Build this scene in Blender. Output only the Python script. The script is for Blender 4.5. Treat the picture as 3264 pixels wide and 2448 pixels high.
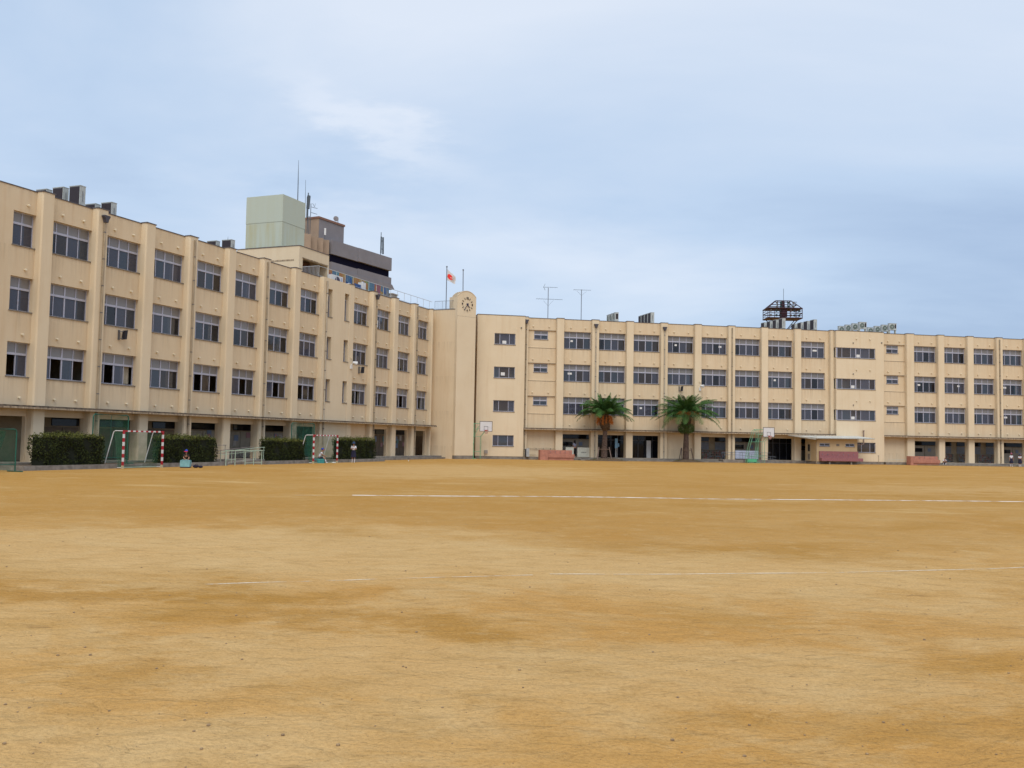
import bpy, bmesh, math, random
import numpy as np
from mathutils import Matrix, Vector
rad = math.radians
for o in list(bpy.data.objects): bpy.data.objects.remove(o)
SC = bpy.context.scene
COL = SC.collection

# ---------------------------------------------------------------- camera
CAMH, PITCH, ROLL, FPX = 1.915, 0.0597, 0.0181, 3041.8
cam = bpy.data.cameras.new('camera'); camo = bpy.data.objects.new('camera', cam); COL.objects.link(camo)
cam.sensor_width = 36; cam.lens = 36 * FPX / 3264; cam.clip_start = 0.1; cam.clip_end = 3000
f = Vector((0, math.cos(PITCH), math.sin(PITCH))); r0 = Vector((1, 0, 0)); u0 = r0.cross(f)
cr = math.cos(ROLL) * r0 + math.sin(ROLL) * u0; cu = -math.sin(ROLL) * r0 + math.cos(ROLL) * u0
camo.matrix_world = Matrix(((cr.x, cu.x, -f.x, 0), (cr.y, cu.y, -f.y, 0), (cr.z, cu.z, -f.z, CAMH), (0, 0, 0, 1)))
SC.camera = camo
# ---------------------------------------------------------------- light
SUN_AZ, SUN_EL = 182, 55       # compass from +y clockwise
SC.view_settings.view_transform = 'Standard'; SC.view_settings.look = 'None'
SC.view_settings.gamma = 1; SC.view_settings.exposure = 0.78
sun = bpy.data.lights.new('sun', 'SUN'); sun.energy = 1.3; sun.angle = rad(45); sun.color = (1.0, 0.93, 0.82)
suno = bpy.data.objects.new('sun', sun); COL.objects.link(suno)
sd = Vector((math.sin(rad(SUN_AZ)) * math.cos(rad(SUN_EL)), math.cos(rad(SUN_AZ)) * math.cos(rad(SUN_EL)), math.sin(rad(SUN_EL))))
suno.rotation_euler = sd.to_track_quat('Z', 'Y').to_euler(); suno.location = (0, -30, 60)

W = bpy.data.worlds.new('World'); SC.world = W; W.use_nodes = True
nt = W.node_tree; nt.nodes.clear()
def N(t, ty, **k):
    n = t.nodes.new(ty)
    for a, v in k.items():
        if a == 'inp':
            for i, vv in v.items(): n.inputs[i].default_value = vv
        else: setattr(n, a, v)
    return n
out = N(nt, 'ShaderNodeOutputWorld'); bg = N(nt, 'ShaderNodeBackground', inp={'Strength': 0.1})
sky = N(nt, 'ShaderNodeTexSky', sky_type='NISHITA', sun_disc=False, sun_elevation=rad(SUN_EL), sun_rotation=rad(SUN_AZ), air_density=1.0, dust_density=2.0, ozone_density=1.0)
tc = N(nt, 'ShaderNodeTexCoord')
# cloud layer: project the view direction onto a sheet overhead so that streaks flatten toward the horizon
sep = N(nt, 'ShaderNodeSeparateXYZ'); nt.links.new(tc.outputs['Generated'], sep.inputs[0])
zc = N(nt, 'ShaderNodeMath', operation='MAXIMUM', inp={1: 0.0}); nt.links.new(sep.outputs['Z'], zc.inputs[0])
za = N(nt, 'ShaderNodeMath', operation='ADD', inp={1: 0.22}); nt.links.new(zc.outputs[0], za.inputs[0])
dx = N(nt, 'ShaderNodeMath', operation='DIVIDE'); dy = N(nt, 'ShaderNodeMath', operation='DIVIDE')
nt.links.new(sep.outputs['X'], dx.inputs[0]); nt.links.new(za.outputs[0], dx.inputs[1])
nt.links.new(sep.outputs['Y'], dy.inputs[0]); nt.links.new(za.outputs[0], dy.inputs[1])
cmb = N(nt, 'ShaderNodeCombineXYZ'); nt.links.new(dx.outputs[0], cmb.inputs[0]); nt.links.new(dy.outputs[0], cmb.inputs[1])
mp = N(nt, 'ShaderNodeMapping', inp={'Location': (3.1, 1.7, 0), 'Rotation': (0, 0, rad(-24)), 'Scale': (0.8, 1.25, 1)}); nt.links.new(cmb.outputs[0], mp.inputs[0])
n1 = N(nt, 'ShaderNodeTexNoise', inp={'Scale': 0.75, 'Detail': 7.0, 'Roughness': 0.52, 'Distortion': 0.35}); nt.links.new(mp.outputs[0], n1.inputs['Vector'])
r1 = N(nt, 'ShaderNodeValToRGB'); r1.color_ramp.elements[0].position = 0.38; r1.color_ramp.elements[1].position = 0.66
r1.color_ramp.elements[0].color = (3.2, 4.0, 5.15, 1); r1.color_ramp.elements[1].color = (4.55, 5.0, 5.7, 1)
e_ = r1.color_ramp.elements.new(.20); e_.color = (2.35, 3.1, 4.35, 1)
az_ = N(nt, 'ShaderNodeMath', operation='ARCTAN2'); nt.links.new(sep.outputs['X'], az_.inputs[0]); nt.links.new(sep.outputs['Y'], az_.inputs[1])
n2_ = N(nt, 'ShaderNodeTexNoise', inp={'Scale': 6.0, 'Detail': 6.0, 'Roughness': 0.6}); nt.links.new(mp.outputs[0], n2_.inputs['Vector'])
def M2(op, a, b, c=None):
    n = N(nt, 'ShaderNodeMath', operation=op)
    for i, v in enumerate((a, b, c)):
        if v is None: continue
        if isinstance(v, (int, float)): n.inputs[i].default_value = v
        else: nt.links.new(v, n.inputs[i])
    return n.outputs[0]
azw = M2('MULTIPLY_ADD', n2_.outputs['Fac'], .16, M2('ADD', az_.outputs[0], -.08)); elw = M2('MULTIPLY_ADD', n2_.outputs['Fac'], .06, M2('ADD', sep.outputs['Z'], -.03))
acc = n1.outputs['Fac']
for (a, e_, sa, se, tl, amp) in ((-.15, .315, .085, .020, -.33, .20), (-.02, .195, .26, .055, -.10, .15), (-.10, .44, .26, .07, 0, .10), (-.17, .255, .14, .028, -.12, -.13), (-.42, .30, .20, .09, 0, -.07), (.44, .15, .36, .13, 0, -.26), (.12, .33, .2, .05, 0, -.04), (-.45, .17, .2, .05, 0, .07)):
    dA = M2('SUBTRACT', azw, a); dE = M2('SUBTRACT', M2('SUBTRACT', elw, e_), M2('MULTIPLY', dA, tl))
    q = M2('ADD', M2('POWER', M2('ABSOLUTE', M2('DIVIDE', dA, sa), 0), 2), M2('POWER', M2('ABSOLUTE', M2('DIVIDE', dE, se), 0), 2))
    acc = M2('ADD', acc, M2('MULTIPLY', M2('EXPONENT', M2('MULTIPLY', q, -1), 0), amp))
nt.links.new(acc, r1.inputs[0])
mx = N(nt, 'ShaderNodeMixRGB', blend_type='MIX', inp={0: 0.9}); nt.links.new(sky.outputs[0], mx.inputs[1]); nt.links.new(r1.outputs[0], mx.inputs[2])
nt.links.new(mx.outputs[0], bg.inputs[0]); nt.links.new(bg.outputs[0], out.inputs[0])

# ---------------------------------------------------------------- materials
MATS = {}
def mat(name, col=(.5, .5, .5), rough=.8, metal=0, spec=.4, var=0, scale=3, bump=0, bscale=30, stretch=(1, 1, 1), col2=None, coord='Object', detail=5):
    if name in MATS: return MATS[name]
    m = bpy.data.materials.new(name); m.use_nodes = True; t = m.node_tree; b = t.nodes['Principled BSDF']
    b.inputs['Base Color'].default_value = (*col, 1); b.inputs['Roughness'].default_value = rough; b.inputs['Metallic'].default_value = metal
    b.inputs['Specular IOR Level'].default_value = spec
    c = N(t, 'ShaderNodeTexCoord'); mpn = N(t, 'ShaderNodeMapping', inp={'Scale': stretch}); t.links.new(c.outputs[coord], mpn.inputs[0])
    if var or col2:
        n = N(t, 'ShaderNodeTexNoise', inp={'Scale': scale, 'Detail': detail, 'Roughness': .6}); t.links.new(mpn.outputs[0], n.inputs['Vector'])
        rp = N(t, 'ShaderNodeValToRGB'); e = rp.color_ramp.elements; e[0].position = .35; e[1].position = .68
        c2 = col2 if col2 else tuple(x * (1 - var) for x in col)
        e[0].color = (*c2, 1); e[1].color = (*col, 1)
        t.links.new(n.outputs['Fac'], rp.inputs[0]); t.links.new(rp.outputs[0], b.inputs['Base Color'])
    if bump:
        n = N(t, 'ShaderNodeTexNoise', inp={'Scale': bscale, 'Detail': 4}); t.links.new(mpn.outputs[0], n.inputs['Vector'])
        bp = N(t, 'ShaderNodeBump', inp={'Strength': bump, 'Distance': .02}); t.links.new(n.outputs['Fac'], bp.inputs['Height']); t.links.new(bp.outputs[0], b.inputs['Normal'])
    MATS[name] = m; return m

def stucco(name, col, dirt, streak, sill=.38):
    m = bpy.data.materials.new(name); m.use_nodes = True; t = m.node_tree; b = t.nodes['Principled BSDF']; L = t.links.new
    b.inputs['Roughness'].default_value = .9; b.inputs['Specular IOR Level'].default_value = .15
    g = N(t, 'ShaderNodeNewGeometry')
    m1 = N(t, 'ShaderNodeMapping', inp={'Scale': (.35, .35, .35)}); L(g.outputs['Position'], m1.inputs[0])
    n1 = N(t, 'ShaderNodeTexNoise', inp={'Scale': 1.0, 'Detail': 6, 'Roughness': .62}); L(m1.outputs[0], n1.inputs['Vector'])
    m2 = N(t, 'ShaderNodeMapping', inp={'Scale': (2.2, 2.2, .12)}); L(g.outputs['Position'], m2.inputs[0])
    n2 = N(t, 'ShaderNodeTexNoise', inp={'Scale': 1.0, 'Detail': 6, 'Roughness': .7}); L(m2.outputs[0], n2.inputs['Vector'])
    rp = N(t, 'ShaderNodeValToRGB'); e = rp.color_ramp.elements; e[0].position = .3; e[0].color = (*dirt, 1); e[1].position = .7; e[1].color = (*col, 1); L(n1.outputs['Fac'], rp.inputs[0])
    r2 = N(t, 'ShaderNodeValToRGB'); e = r2.color_ramp.elements; e[0].position = .50; e[0].color = (0, 0, 0, 1); e[1].position = .82; e[1].color = (.38, .38, .38, 1); L(n2.outputs['Fac'], r2.inputs[0])
    mxn = N(t, 'ShaderNodeMixRGB', inp={2: (*streak, 1)}); L(r2.outputs[0], mxn.inputs[0]); L(rp.outputs[0], mxn.inputs[1])
    sp = N(t, 'ShaderNodeSeparateXYZ'); L(g.outputs['Position'], sp.inputs[0])
    zz = N(t, 'ShaderNodeMath', operation='MULTIPLY_ADD', inp={1: 1 / 3.55, 2: -4.87 / 3.55 + 4}); L(sp.outputs['Z'], zz.inputs[0]); zf = N(t, 'ShaderNodeMath', operation='FRACT'); L(zz.outputs[0], zf.inputs[0])
    zr = N(t, 'ShaderNodeMapRange', inp={1: .62, 2: .98}); L(zf.outputs[0], zr.inputs[0])
    m4 = N(t, 'ShaderNodeMapping', inp={'Scale': (4.5, 4.5, .25)}); L(g.outputs['Position'], m4.inputs[0]); n4 = N(t, 'ShaderNodeTexNoise', inp={'Scale': 1.0, 'Detail': 5, 'Roughness': .75}); L(m4.outputs[0], n4.inputs['Vector'])
    r4 = N(t, 'ShaderNodeMapRange', inp={1: .47, 2: .75, 3: 0.0, 4: sill}); L(n4.outputs['Fac'], r4.inputs[0])
    m5 = N(t, 'ShaderNodeMath', operation='MULTIPLY'); L(zr.outputs[0], m5.inputs[0]); L(r4.outputs[0], m5.inputs[1])
    mx5 = N(t, 'ShaderNodeMixRGB', inp={2: (.20, .14, .09, 1)}); L(m5.outputs[0], mx5.inputs[0]); L(mxn.outputs[0], mx5.inputs[1]); L(mx5.outputs[0], b.inputs['Base Color'])
    n3 = N(t, 'ShaderNodeTexNoise', inp={'Scale': 22, 'Detail': 5, 'Roughness': .7}); L(g.outputs['Position'], n3.inputs['Vector'])
    bp = N(t, 'ShaderNodeBump', inp={'Strength': .35, 'Distance': .02}); L(n3.outputs['Fac'], bp.inputs['Height']); L(bp.outputs[0], b.inputs['Normal'])
    MATS[name] = m; return m
CREAM = stucco('cream_stucco', (.675, .555, .395), (.625, .50, .34), (.52, .33, .17))
CREAM2 = stucco('cream_stucco_pale', (.70, .59, .43), (.655, .54, .38), (.51, .34, .18), 0.0)

def glassmat(name, tint, refl=1.6, opa=0.0, col=(.1, .1, .1)):
    m = bpy.data.materials.new(name); m.use_nodes = True; t = m.node_tree; t.nodes.clear(); L = t.links.new
    o = N(t, 'ShaderNodeOutputMaterial'); tr = N(t, 'ShaderNodeBsdfTransparent', inp={0: (*tint, 1)}); gl = N(t, 'ShaderNodeBsdfGlossy', inp={'Roughness': .03, 0: (.9, .95, 1, 1)})
    fr = N(t, 'ShaderNodeFresnel', inp={0: refl}); mxs = N(t, 'ShaderNodeMixShader'); L(fr.outputs[0], mxs.inputs[0])
    if opa:
        df = N(t, 'ShaderNodeBsdfDiffuse', inp={0: (*col, 1)}); m0 = N(t, 'ShaderNodeMixShader', inp={0: opa}); L(tr.outputs[0], m0.inputs[1]); L(df.outputs[0], m0.inputs[2]); L(m0.outputs[0], mxs.inputs[1])
    else: L(tr.outputs[0], mxs.inputs[1])
    L(gl.outputs[0], mxs.inputs[2]); L(mxs.outputs[0], o.inputs[0]); MATS[name] = m; return m
GLASS = glassmat('window_glass', (.60, .61, .70), 1.5, .40, (.12, .125, .18))
GLASSES = [GLASS, glassmat('window_glass_clear', (.75, .76, .82), 1.5, .12, (.06, .06, .1)), glassmat('window_glass_brown', (.6, .56, .54), 1.5, .38, (.085, .065, .06)), glassmat('window_glass_blue', (.6, .66, .74), 1.55, .40, (.085, .105, .15))]
FROST = glassmat('frosted_glass', (.55, .56, .56), 1.45, .92, (.235, .225, .225))
DGLASS = glassmat('dark_glass', (.35, .37, .42), 1.3, .6, (.018, .02, .03))
ALU = mat('aluminium', (.47, .48, .58), .45, .25, var=.15, scale=6)
ALUD = mat('dark_frame', (.12, .12, .13), .5, .3)
CAP = mat('parapet_cap', (.13, .12, .13), .7, var=.4, scale=4)
SILL = mat('grey_sill', (.25, .22, .19), .8, var=.4, scale=5)
SLAB = mat('interior_slab', (.30, .27, .22), .9, var=.2)
IWALL = mat('interior_wall', (.46, .40, .31), .9, var=.45, scale=.8)
MOSS = mat('mossy_concrete', (.20, .15, .11), .95, var=0, col2=(.05, .042, .035), scale=5, bump=.6, bscale=18)
EDGE = mat('canopy_edge', (.55, .44, .30), .9, col2=(.16, .11, .08), scale=6, stretch=(1, 1, .2))
CONC = mat('concrete', (.27, .245, .21), .92, col2=(.15, .13, .115), scale=2.5, bump=.5, bscale=25, coord='Object')
KERB = mat('kerb_concrete', (.27, .25, .23), .92, col2=(.16, .145, .13), scale=3, bump=.4)
SOIL = mat('soil', (.16, .11, .07), .95, col2=(.08, .055, .035), scale=8, bump=.8)
PIPE = mat('pipe_grey_beige', (.40, .32, .22), .6, var=.35, scale=4, stretch=(1, 1, .3))
PIPEW = mat('pipe_pale', (.52, .45, .35), .55, var=.35, scale=4, stretch=(1, 1, .3))
HOP = mat('hopper', (.06, .055, .07), .6)
PEG = mat('vent_cream', (.78, .68, .50), .8, var=.2, scale=8)
WHITE = mat('white_paint', (.72, .73, .74), .5, var=.12, scale=5)
OFFW = mat('off_white', (.60, .60, .52), .6, var=.2, scale=3)
ACW = mat('ac_casing', (.50, .53, .52), .5, var=.25, scale=4)
ACD = mat('ac_coil', (.035, .025, .032), .6, var=.3, scale=40)
BLACK = mat('black', (.012, .012, .018), .6)
RED = mat('red_paint', (.42, .02, .035), .5, var=.25, scale=6)
GWHITE = mat('goal_white', (.72, .72, .74), .5, var=.15, scale=10)
YCON = mat('post_foot', (.55, .50, .33), .8, var=.3, scale=8)
GREENP = mat('pale_green_paint', (.17, .42, .25), .5, var=.3, scale=5)
GREENL = mat('green_ballast', (.10, .46, .24), .5, var=.3, scale=4)
PALEG = mat('mint_rail', (.42, .53, .42), .5, var=.2, scale=5)
NETF = mat('net_frame_green', (.015, .10, .07), .5)
TERRA = mat('terracotta_render', (.47, .21, .15), .85, var=.25, scale=3, bump=.4)
TERRA2 = mat('plum_tile', (.33, .13, .14), .7, var=.3, scale=9, bump=.2)
BROWN = mat('brown_beam_recess_shade', (.16, .065, .032), .7, var=.3, scale=3)  # tank beams, and the painted recess shade beside the clock tower
STEELG = mat('galvanised', (.20, .22, .26), .5, .4, var=.2)
MAROON = mat('maroon_steel', (.04, .009, .02), .6, var=.3, scale=2)
TEALS = mat('teal_steel', (.02, .06, .075), .6)
SKIN = mat('skin', (.38, .20, .13), .6)
HAIR = mat('hair', (.012, .008, .008), .5)

def tankmat():
    m = bpy.data.materials.new('tank_green'); m.use_nodes = True; t = m.node_tree; b = t.nodes['Principled BSDF']; L = t.links.new
    b.inputs['Roughness'].default_value = .7
    c = N(t, 'ShaderNodeTexCoord'); m2 = N(t, 'ShaderNodeMapping', inp={'Scale': (1.6, 1.6, .12)}); L(c.outputs['Object'], m2.inputs[0])
    n2 = N(t, 'ShaderNodeTexNoise', inp={'Scale': 1.6, 'Detail': 6}); L(m2.outputs[0], n2.inputs['Vector'])
    sp = N(t, 'ShaderNodeSeparateXYZ'); L(c.outputs['Object'], sp.inputs[0])
    lo = N(t, 'ShaderNodeMapRange', inp={1: 2.15, 2: 1.95, 3: .15, 4: 1.0}); L(sp.outputs['Z'], lo.inputs[0])
    r2 = N(t, 'ShaderNodeValToRGB'); e = r2.color_ramp.elements; e[0].position = .42; e[0].color = (0, 0, 0, 1); e[1].position = .72; e[1].color = (1, 1, 1, 1); L(n2.outputs['Fac'], r2.inputs[0])
    mu = N(t, 'ShaderNodeMath', operation='MULTIPLY'); L(r2.outputs[0], mu.inputs[0]); L(lo.outputs[0], mu.inputs[1])
    mxn = N(t, 'ShaderNodeMixRGB', inp={1: (.43, .49, .43, 1), 2: (.40, .41, .28, 1)}); L(mu.outputs[0], mxn.inputs[0]); L(mxn.outputs[0], b.inputs['Base Color'])
    MATS['tank_green'] = m; return m
TANK = tankmat()

# ---------------------------------------------------------------- mesh builder
FM = {}   # world matrices of objects
def wingM(az, D):
    th = az; d = Vector((math.sin(th), math.cos(th), 0)); n = Vector((-math.cos(th), math.sin(th), 0)); p = n * D
    return Matrix(((d.x, n.x, 0, p.x), (d.y, n.y, 0, p.y), (0, 0, 1, 0), (0, 0, 0, 1)))
LF = wingM(.3787, 43.88); RF = wingM(1.3741, 99.79); WF = Matrix.Identity(4)
class MB:
    def __init__(s): s.v = []; s.f = []; s.mi = []; s.m = 0
    def quad(s, a, b, c, d):
        i = len(s.v); s.v += [tuple(a), tuple(b), tuple(c), tuple(d)]; s.f.append((i, i + 1, i + 2, i + 3)); s.mi.append(s.m)
    def tri(s, a, b, c):
        i = len(s.v); s.v += [tuple(a), tuple(b), tuple(c)]; s.f.append((i, i + 1, i + 2)); s.mi.append(s.m)
    def box(s, x0, x1, y0, y1, z0, z1):
        i = len(s.v); s.v += [(x0, y0, z0), (x1, y0, z0), (x1, y1, z0), (x0, y1, z0), (x0, y0, z1), (x1, y0, z1), (x1, y1, z1), (x0, y1, z1)]
        for q in ((0, 3, 2, 1), (4, 5, 6, 7), (0, 1, 5, 4), (1, 2, 6, 5), (2, 3, 7, 6), (3, 0, 4, 7)): s.f.append(tuple(i + k for k in q)); s.mi.append(s.m)
    def prism(s, pts, z0, z1):
        n = len(pts); i = len(s.v); s.v += [(p[0], p[1], z0) for p in pts] + [(p[0], p[1], z1) for p in pts]
        s.f.append(tuple(i + k for k in range(n))[::-1]); s.f.append(tuple(i + n + k for k in range(n))); s.mi += [s.m, s.m]
        for k in range(n): s.f.append((i + k, i + (k + 1) % n, i + n + (k + 1) % n, i + n + k)); s.mi.append(s.m)
    def prismy(s, pts, y0, y1):     # outline in (x,z), extruded along y
        n = len(pts); i = len(s.v); s.v += [(p[0], y0, p[1]) for p in pts] + [(p[0], y1, p[1]) for p in pts]
        s.f.append(tuple(i + k for k in range(n))); s.f.append(tuple(i + n + k for k in range(n))[::-1]); s.mi += [s.m, s.m]
        for k in range(n): s.f.append((i + k, i + n + k, i + n + (k + 1) % n, i + (k + 1) % n)); s.mi.append(s.m)
    def tube(s, pts, r, n=6, cap=True):
        pts = [Vector(p) for p in pts]; rs = r if isinstance(r, (list, tuple)) else [r] * len(pts); i0 = len(s.v); up = None
        for k, p in enumerate(pts):
            a = pts[max(k - 1, 0)]; b = pts[min(k + 1, len(pts) - 1)]; t = (b - a).normalized()
            if up is None: up = Vector((0, 0, 1)) if abs(t.z) < .9 else Vector((1, 0, 0))
            x = t.cross(up).normalized(); y = x.cross(t).normalized()
            for j in range(n):
                an = 2 * math.pi * j / n; s.v.append(tuple(p + (x * math.cos(an) + y * math.sin(an)) * rs[k]))
        for k in range(len(pts) - 1):
            for j in range(n):
                a = i0 + k * n + j; b = i0 + k * n + (j + 1) % n; s.f.append((a, b, b + n, a + n)); s.mi.append(s.m)
        if cap:
            s.f.append(tuple(i0 + j for j in range(n))[::-1]); e = i0 + (len(pts) - 1) * n; s.f.append(tuple(e + j for j in range(n))); s.mi += [s.m, s.m]
    def disc(s, c, r, n=20, axis='y', r2=None):
        pts = []
        for j in range(n):
            a = 2 * math.pi * j / n; x = r * math.cos(a); z = (r2 or r) * math.sin(a)
            pts.append((c[0] + x, c[1], c[2] + z) if axis == 'y' else (c[0], c[1] + x, c[2] + z) if axis == 'x' else (c[0] + x, c[1] + z, c[2]))
        i = len(s.v); s.v += pts; s.f.append(tuple(range(i, i + n))); s.mi.append(s.m)
    def ball(s, c, r, n=8, m=5, sc=(1, 1, 1)):
        i = len(s.v)
        for a in range(m + 1):
            ph = math.pi * a / m
            for b in range(n):
                th = 2 * math.pi * b / n; s.v.append((c[0] + r * sc[0] * math.sin(ph) * math.cos(th), c[1] + r * sc[1] * math.sin(ph) * math.sin(th), c[2] + r * sc[2] * math.cos(ph)))
        for a in range(m):
            for b in range(n): s.f.append((i + a * n + b, i + (a + 1) * n + b, i + (a + 1) * n + (b + 1) % n, i + a * n + (b + 1) % n)); s.mi.append(s.m)
    def build(s, name, mats, parent=None, F=WF, label=None, origin=None, smooth=False, **props):
        if not isinstance(mats, (list, tuple)): mats = [mats]
        v = np.array(s.v)
        if origin is None: mn = v.min(0); mxx = v.max(0); origin = ((mn[0] + mxx[0]) / 2, (mn[1] + mxx[1]) / 2, mn[2])
        v = v - np.array(origin)
        me = bpy.data.meshes.new(name); me.from_pydata([tuple(map(float, p)) for p in v], [], s.f)
        for m_ in mats: me.materials.append(m_)
        me.polygons.foreach_set('material_index', s.mi)
        if smooth: me.polygons.foreach_set('use_smooth', [True] * len(s.f))
        me.update()
        o = bpy.data.objects.new(name, me); place(o, F @ Matrix.Translation(Vector(origin)), parent)
        if label: o['label'] = label
        for k, vv in props.items(): o[k] = vv
        return o
def place(o, M, parent=None):
    COL.objects.link(o); FM[o.name] = M
    if parent is not None: o.parent = parent; o.matrix_local = FM[parent.name].inverted() @ M
    else: o.matrix_world = M
def thing(name, label, cat, F=WF, at=(0, 0, 0), group=None):
    o = bpy.data.objects.new(name, None); o.empty_display_size = .3; place(o, F @ Matrix.Translation(Vector(at)))
    o['label'] = label; o['category'] = cat
    if group: o['group'] = group
    return o
def copytree(root, F, at, label=None):
    """copy a thing with its parts; F/at is the new world placement"""
    M = F @ Matrix.Translation(Vector(at)) if not isinstance(at, Matrix) else at
    r = root.copy(); COL.objects.link(r); r.matrix_world = M; FM[r.name] = M
    if label: r['label'] = label
    def rec(src, dst):
        for ch in list(src.children):
            c = ch.copy(); COL.objects.link(c); ml = ch.matrix_local.copy(); c.parent = dst; c.matrix_parent_inverse = Matrix.Identity(4); c.matrix_local = ml; FM[c.name] = FM[dst.name] @ ml; rec(ch, c)
    rec(root, r); return r
def tag(o, label, cat, group=None, kind=None):
    if label: o['label'] = label
    if cat: o['category'] = cat
    if group: o['group'] = group
    if kind: o['kind'] = kind
    return o
def structure(o): o['kind'] = 'structure'; return o

def wallgrid(mb, x0, x1, z0, z1, y, th, holes):
    xs = sorted({x0, x1} | {h[0] for h in holes} | {h[1] for h in holes}); zs = sorted({z0, z1} | {h[2] for h in holes} | {h[3] for h in holes})
    xs = [x for x in xs if x0 <= x <= x1]; zs = [z for z in zs if z0 <= z <= z1]
    def solid(i, j):
        if i < 0 or j < 0 or i >= len(xs) - 1 or j >= len(zs) - 1: return False
        cx = (xs[i] + xs[i + 1]) / 2; cz = (zs[j] + zs[j + 1]) / 2
        return not any(h[0] < cx < h[1] and h[2] < cz < h[3] for h in holes)
    for i in range(len(xs) - 1):
        for j in range(len(zs) - 1):
            if not solid(i, j): continue
            a, b, c, d = xs[i], xs[i + 1], zs[j], zs[j + 1]; y1 = y + th
            mb.quad((a, y, c), (b, y, c), (b, y, d), (a, y, d)); mb.quad((b, y1, c), (a, y1, c), (a, y1, d), (b, y1, d))
            if not solid(i - 1, j): mb.quad((a, y1, c), (a, y, c), (a, y, d), (a, y1, d))
            if not solid(i + 1, j): mb.quad((b, y, c), (b, y1, c), (b, y1, d), (b, y, d))
            if not solid(i, j - 1): mb.quad((a, y1, c), (b, y1, c), (b, y, c), (a, y, c))
            if not solid(i, j + 1): mb.quad((a, y, d), (b, y, d), (b, y1, d), (a, y1, d))

H = 3.55; ZT = 6.775; ZB = 4.93; PAR = 15.17; ROOF = 14.45
rng = random.Random(7)

def window(parent, F, x0, x1, z0, z1, y, panes=4, transom=.63, open_=(), curtain=None, poster=None, stile=.045, weights=None, depth=.21):
    """sliding classroom window: frame, clear sashes, frosted transom lights"""
    yf = y + depth
    fr = MB(); w = .05
    fr.box(x0, x1, yf, yf + .07, z0, z0 + w); fr.box(x0, x1, yf, yf + .07, z1 - w, z1)
    fr.box(x0, x0 + w, yf, yf + .07, z0 + w, z1 - w); fr.box(x1 - w, x1, yf, yf + .07, z0 + w, z1 - w)
    zt = z1 - transom if transom else z1 - w
    if transom: fr.box(x0 + w, x1 - w, yf - .012, yf + .07, zt - .06, zt + .06)
    ws = weights or [1] * panes; tot = sum(ws); xs = [x0]
    for k in ws: xs.append(xs[-1] + (x1 - x0) * k / tot)
    gl = MB()
    mid = panes // 2
    for k in range(1, panes):
        t = .045 if (panes == 4 and k == mid) else .025
        za = z1 - w
        if transom:
            fr.box(xs[k] - t, xs[k] + t, yf + .004, yf + .066, zt + .06, za); fr.box(xs[k] - t, xs[k] + t, yf + .004, yf + .066, z0 + w, zt - .06)
        else: fr.box(xs[k] - t, xs[k] + t, yf + .004, yf + .066, z0 + w, za)
    top = zt - .06 if transom else z1 - w
    for k in range(panes):
        if k in open_:
            s = xs[k] - .09 if k else xs[k + 1] + .09     # parked sash shows as a doubled stile
            fr.box(s - .022, s + .022, yf + .07, yf + .10, z0 + w, top)
            continue
        gl.quad((xs[k], yf + .035, z0 + w), (xs[k + 1], yf + .035, z0 + w), (xs[k + 1], yf + .035, top), (xs[k], yf + .035, top))
    wo = fr.build('window', ALU, parent, F)
    if gl.f:
        gl.mi = [rng.choice((0, 0, 1, 2, 3)) for _ in gl.f]; gl.build('window_pane', GLASSES, wo, F)
    if transom:
        tg = MB(); tg.quad((x0 + w, yf + .036, zt + .06), (x1 - w, yf + .036, zt + .06), (x1 - w, yf + .036, z1 - w), (x0 + w, yf + .036, z1 - w)); tg.build('transom_pane', FROST, wo, F)
    sl = MB(); sl.box(x0 - .04, x1 + .04, y - .05, yf, z0 - .06, z0 + .004); sl.build('window_sill', SILL, wo, F)
    if curtain:
        for (a, b, lo, m_) in curtain:
            cu_ = MB(); n = max(4, int((b - a) * 10)); prev = None
            for k in range(n + 1):
                xx = a + (b - a) * k / n; yy = yf + .22 + .03 * (k % 2)
                if prev: cu_.quad((prev[0], prev[1], lo), (xx, yy, lo), (xx, yy, z1 - .08), (prev[0], prev[1], z1 - .08))
                prev = (xx, yy)
            cu_.build('curtain', m_, wo, F)
    if poster:
        p = MB(); p.box(poster[0], poster[1], yf + .02, yf + .03, poster[2], poster[3]); p.build('notice_paper', WHITE, wo, F)
    return wo

CURT = mat('curtain_beige', (.42, .38, .30), .9, var=.2, scale=6)
CURT2 = mat('curtain_teal', (.25, .42, .42), .9, var=.2, scale=6)
def peg(parent, F, x, y, z):
    m = MB(); m.tube([(x, y, z), (x, y - .11, z - .012)], .06, 8); m.ball((x, y - .11, z - .01), .075, 8, 4, (1, .5, 1)); m.build('vent_cap', PEG, parent, F)
def pipe(parent, F, x, y, z0, z1, hopper=False, pale=False):
    m = MB(); m.m = 0; m.tube([(x, y, z0), (x, y, z1)], .068, 8)
    m.m = 1
    z = z0 + .7
    while z < z1 - .3: m.tube([(x, y, z - .03), (x, y, z + .03)], .075, 8); m.box(x - .02, x + .02, y, y + .12, z - .015, z + .015); z += 1.6
    o = m.build('downpipe', [PIPEW if pale else PIPE, CAP], parent, F)
    if hopper:
        h = MB(); h.prismy([(x - .08, z1 - .02), (x + .08, z1 - .02), (x + .12, z1 + .15), (x + .23, z1 + .32), (x + .23, z1 + .40), (x - .23, z1 + .40), (x - .23, z1 + .32), (x - .12, z1 + .15)], y - .17, y + .06)
        h.build('rain_hopper', HOP, o, F)
    return o

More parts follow.
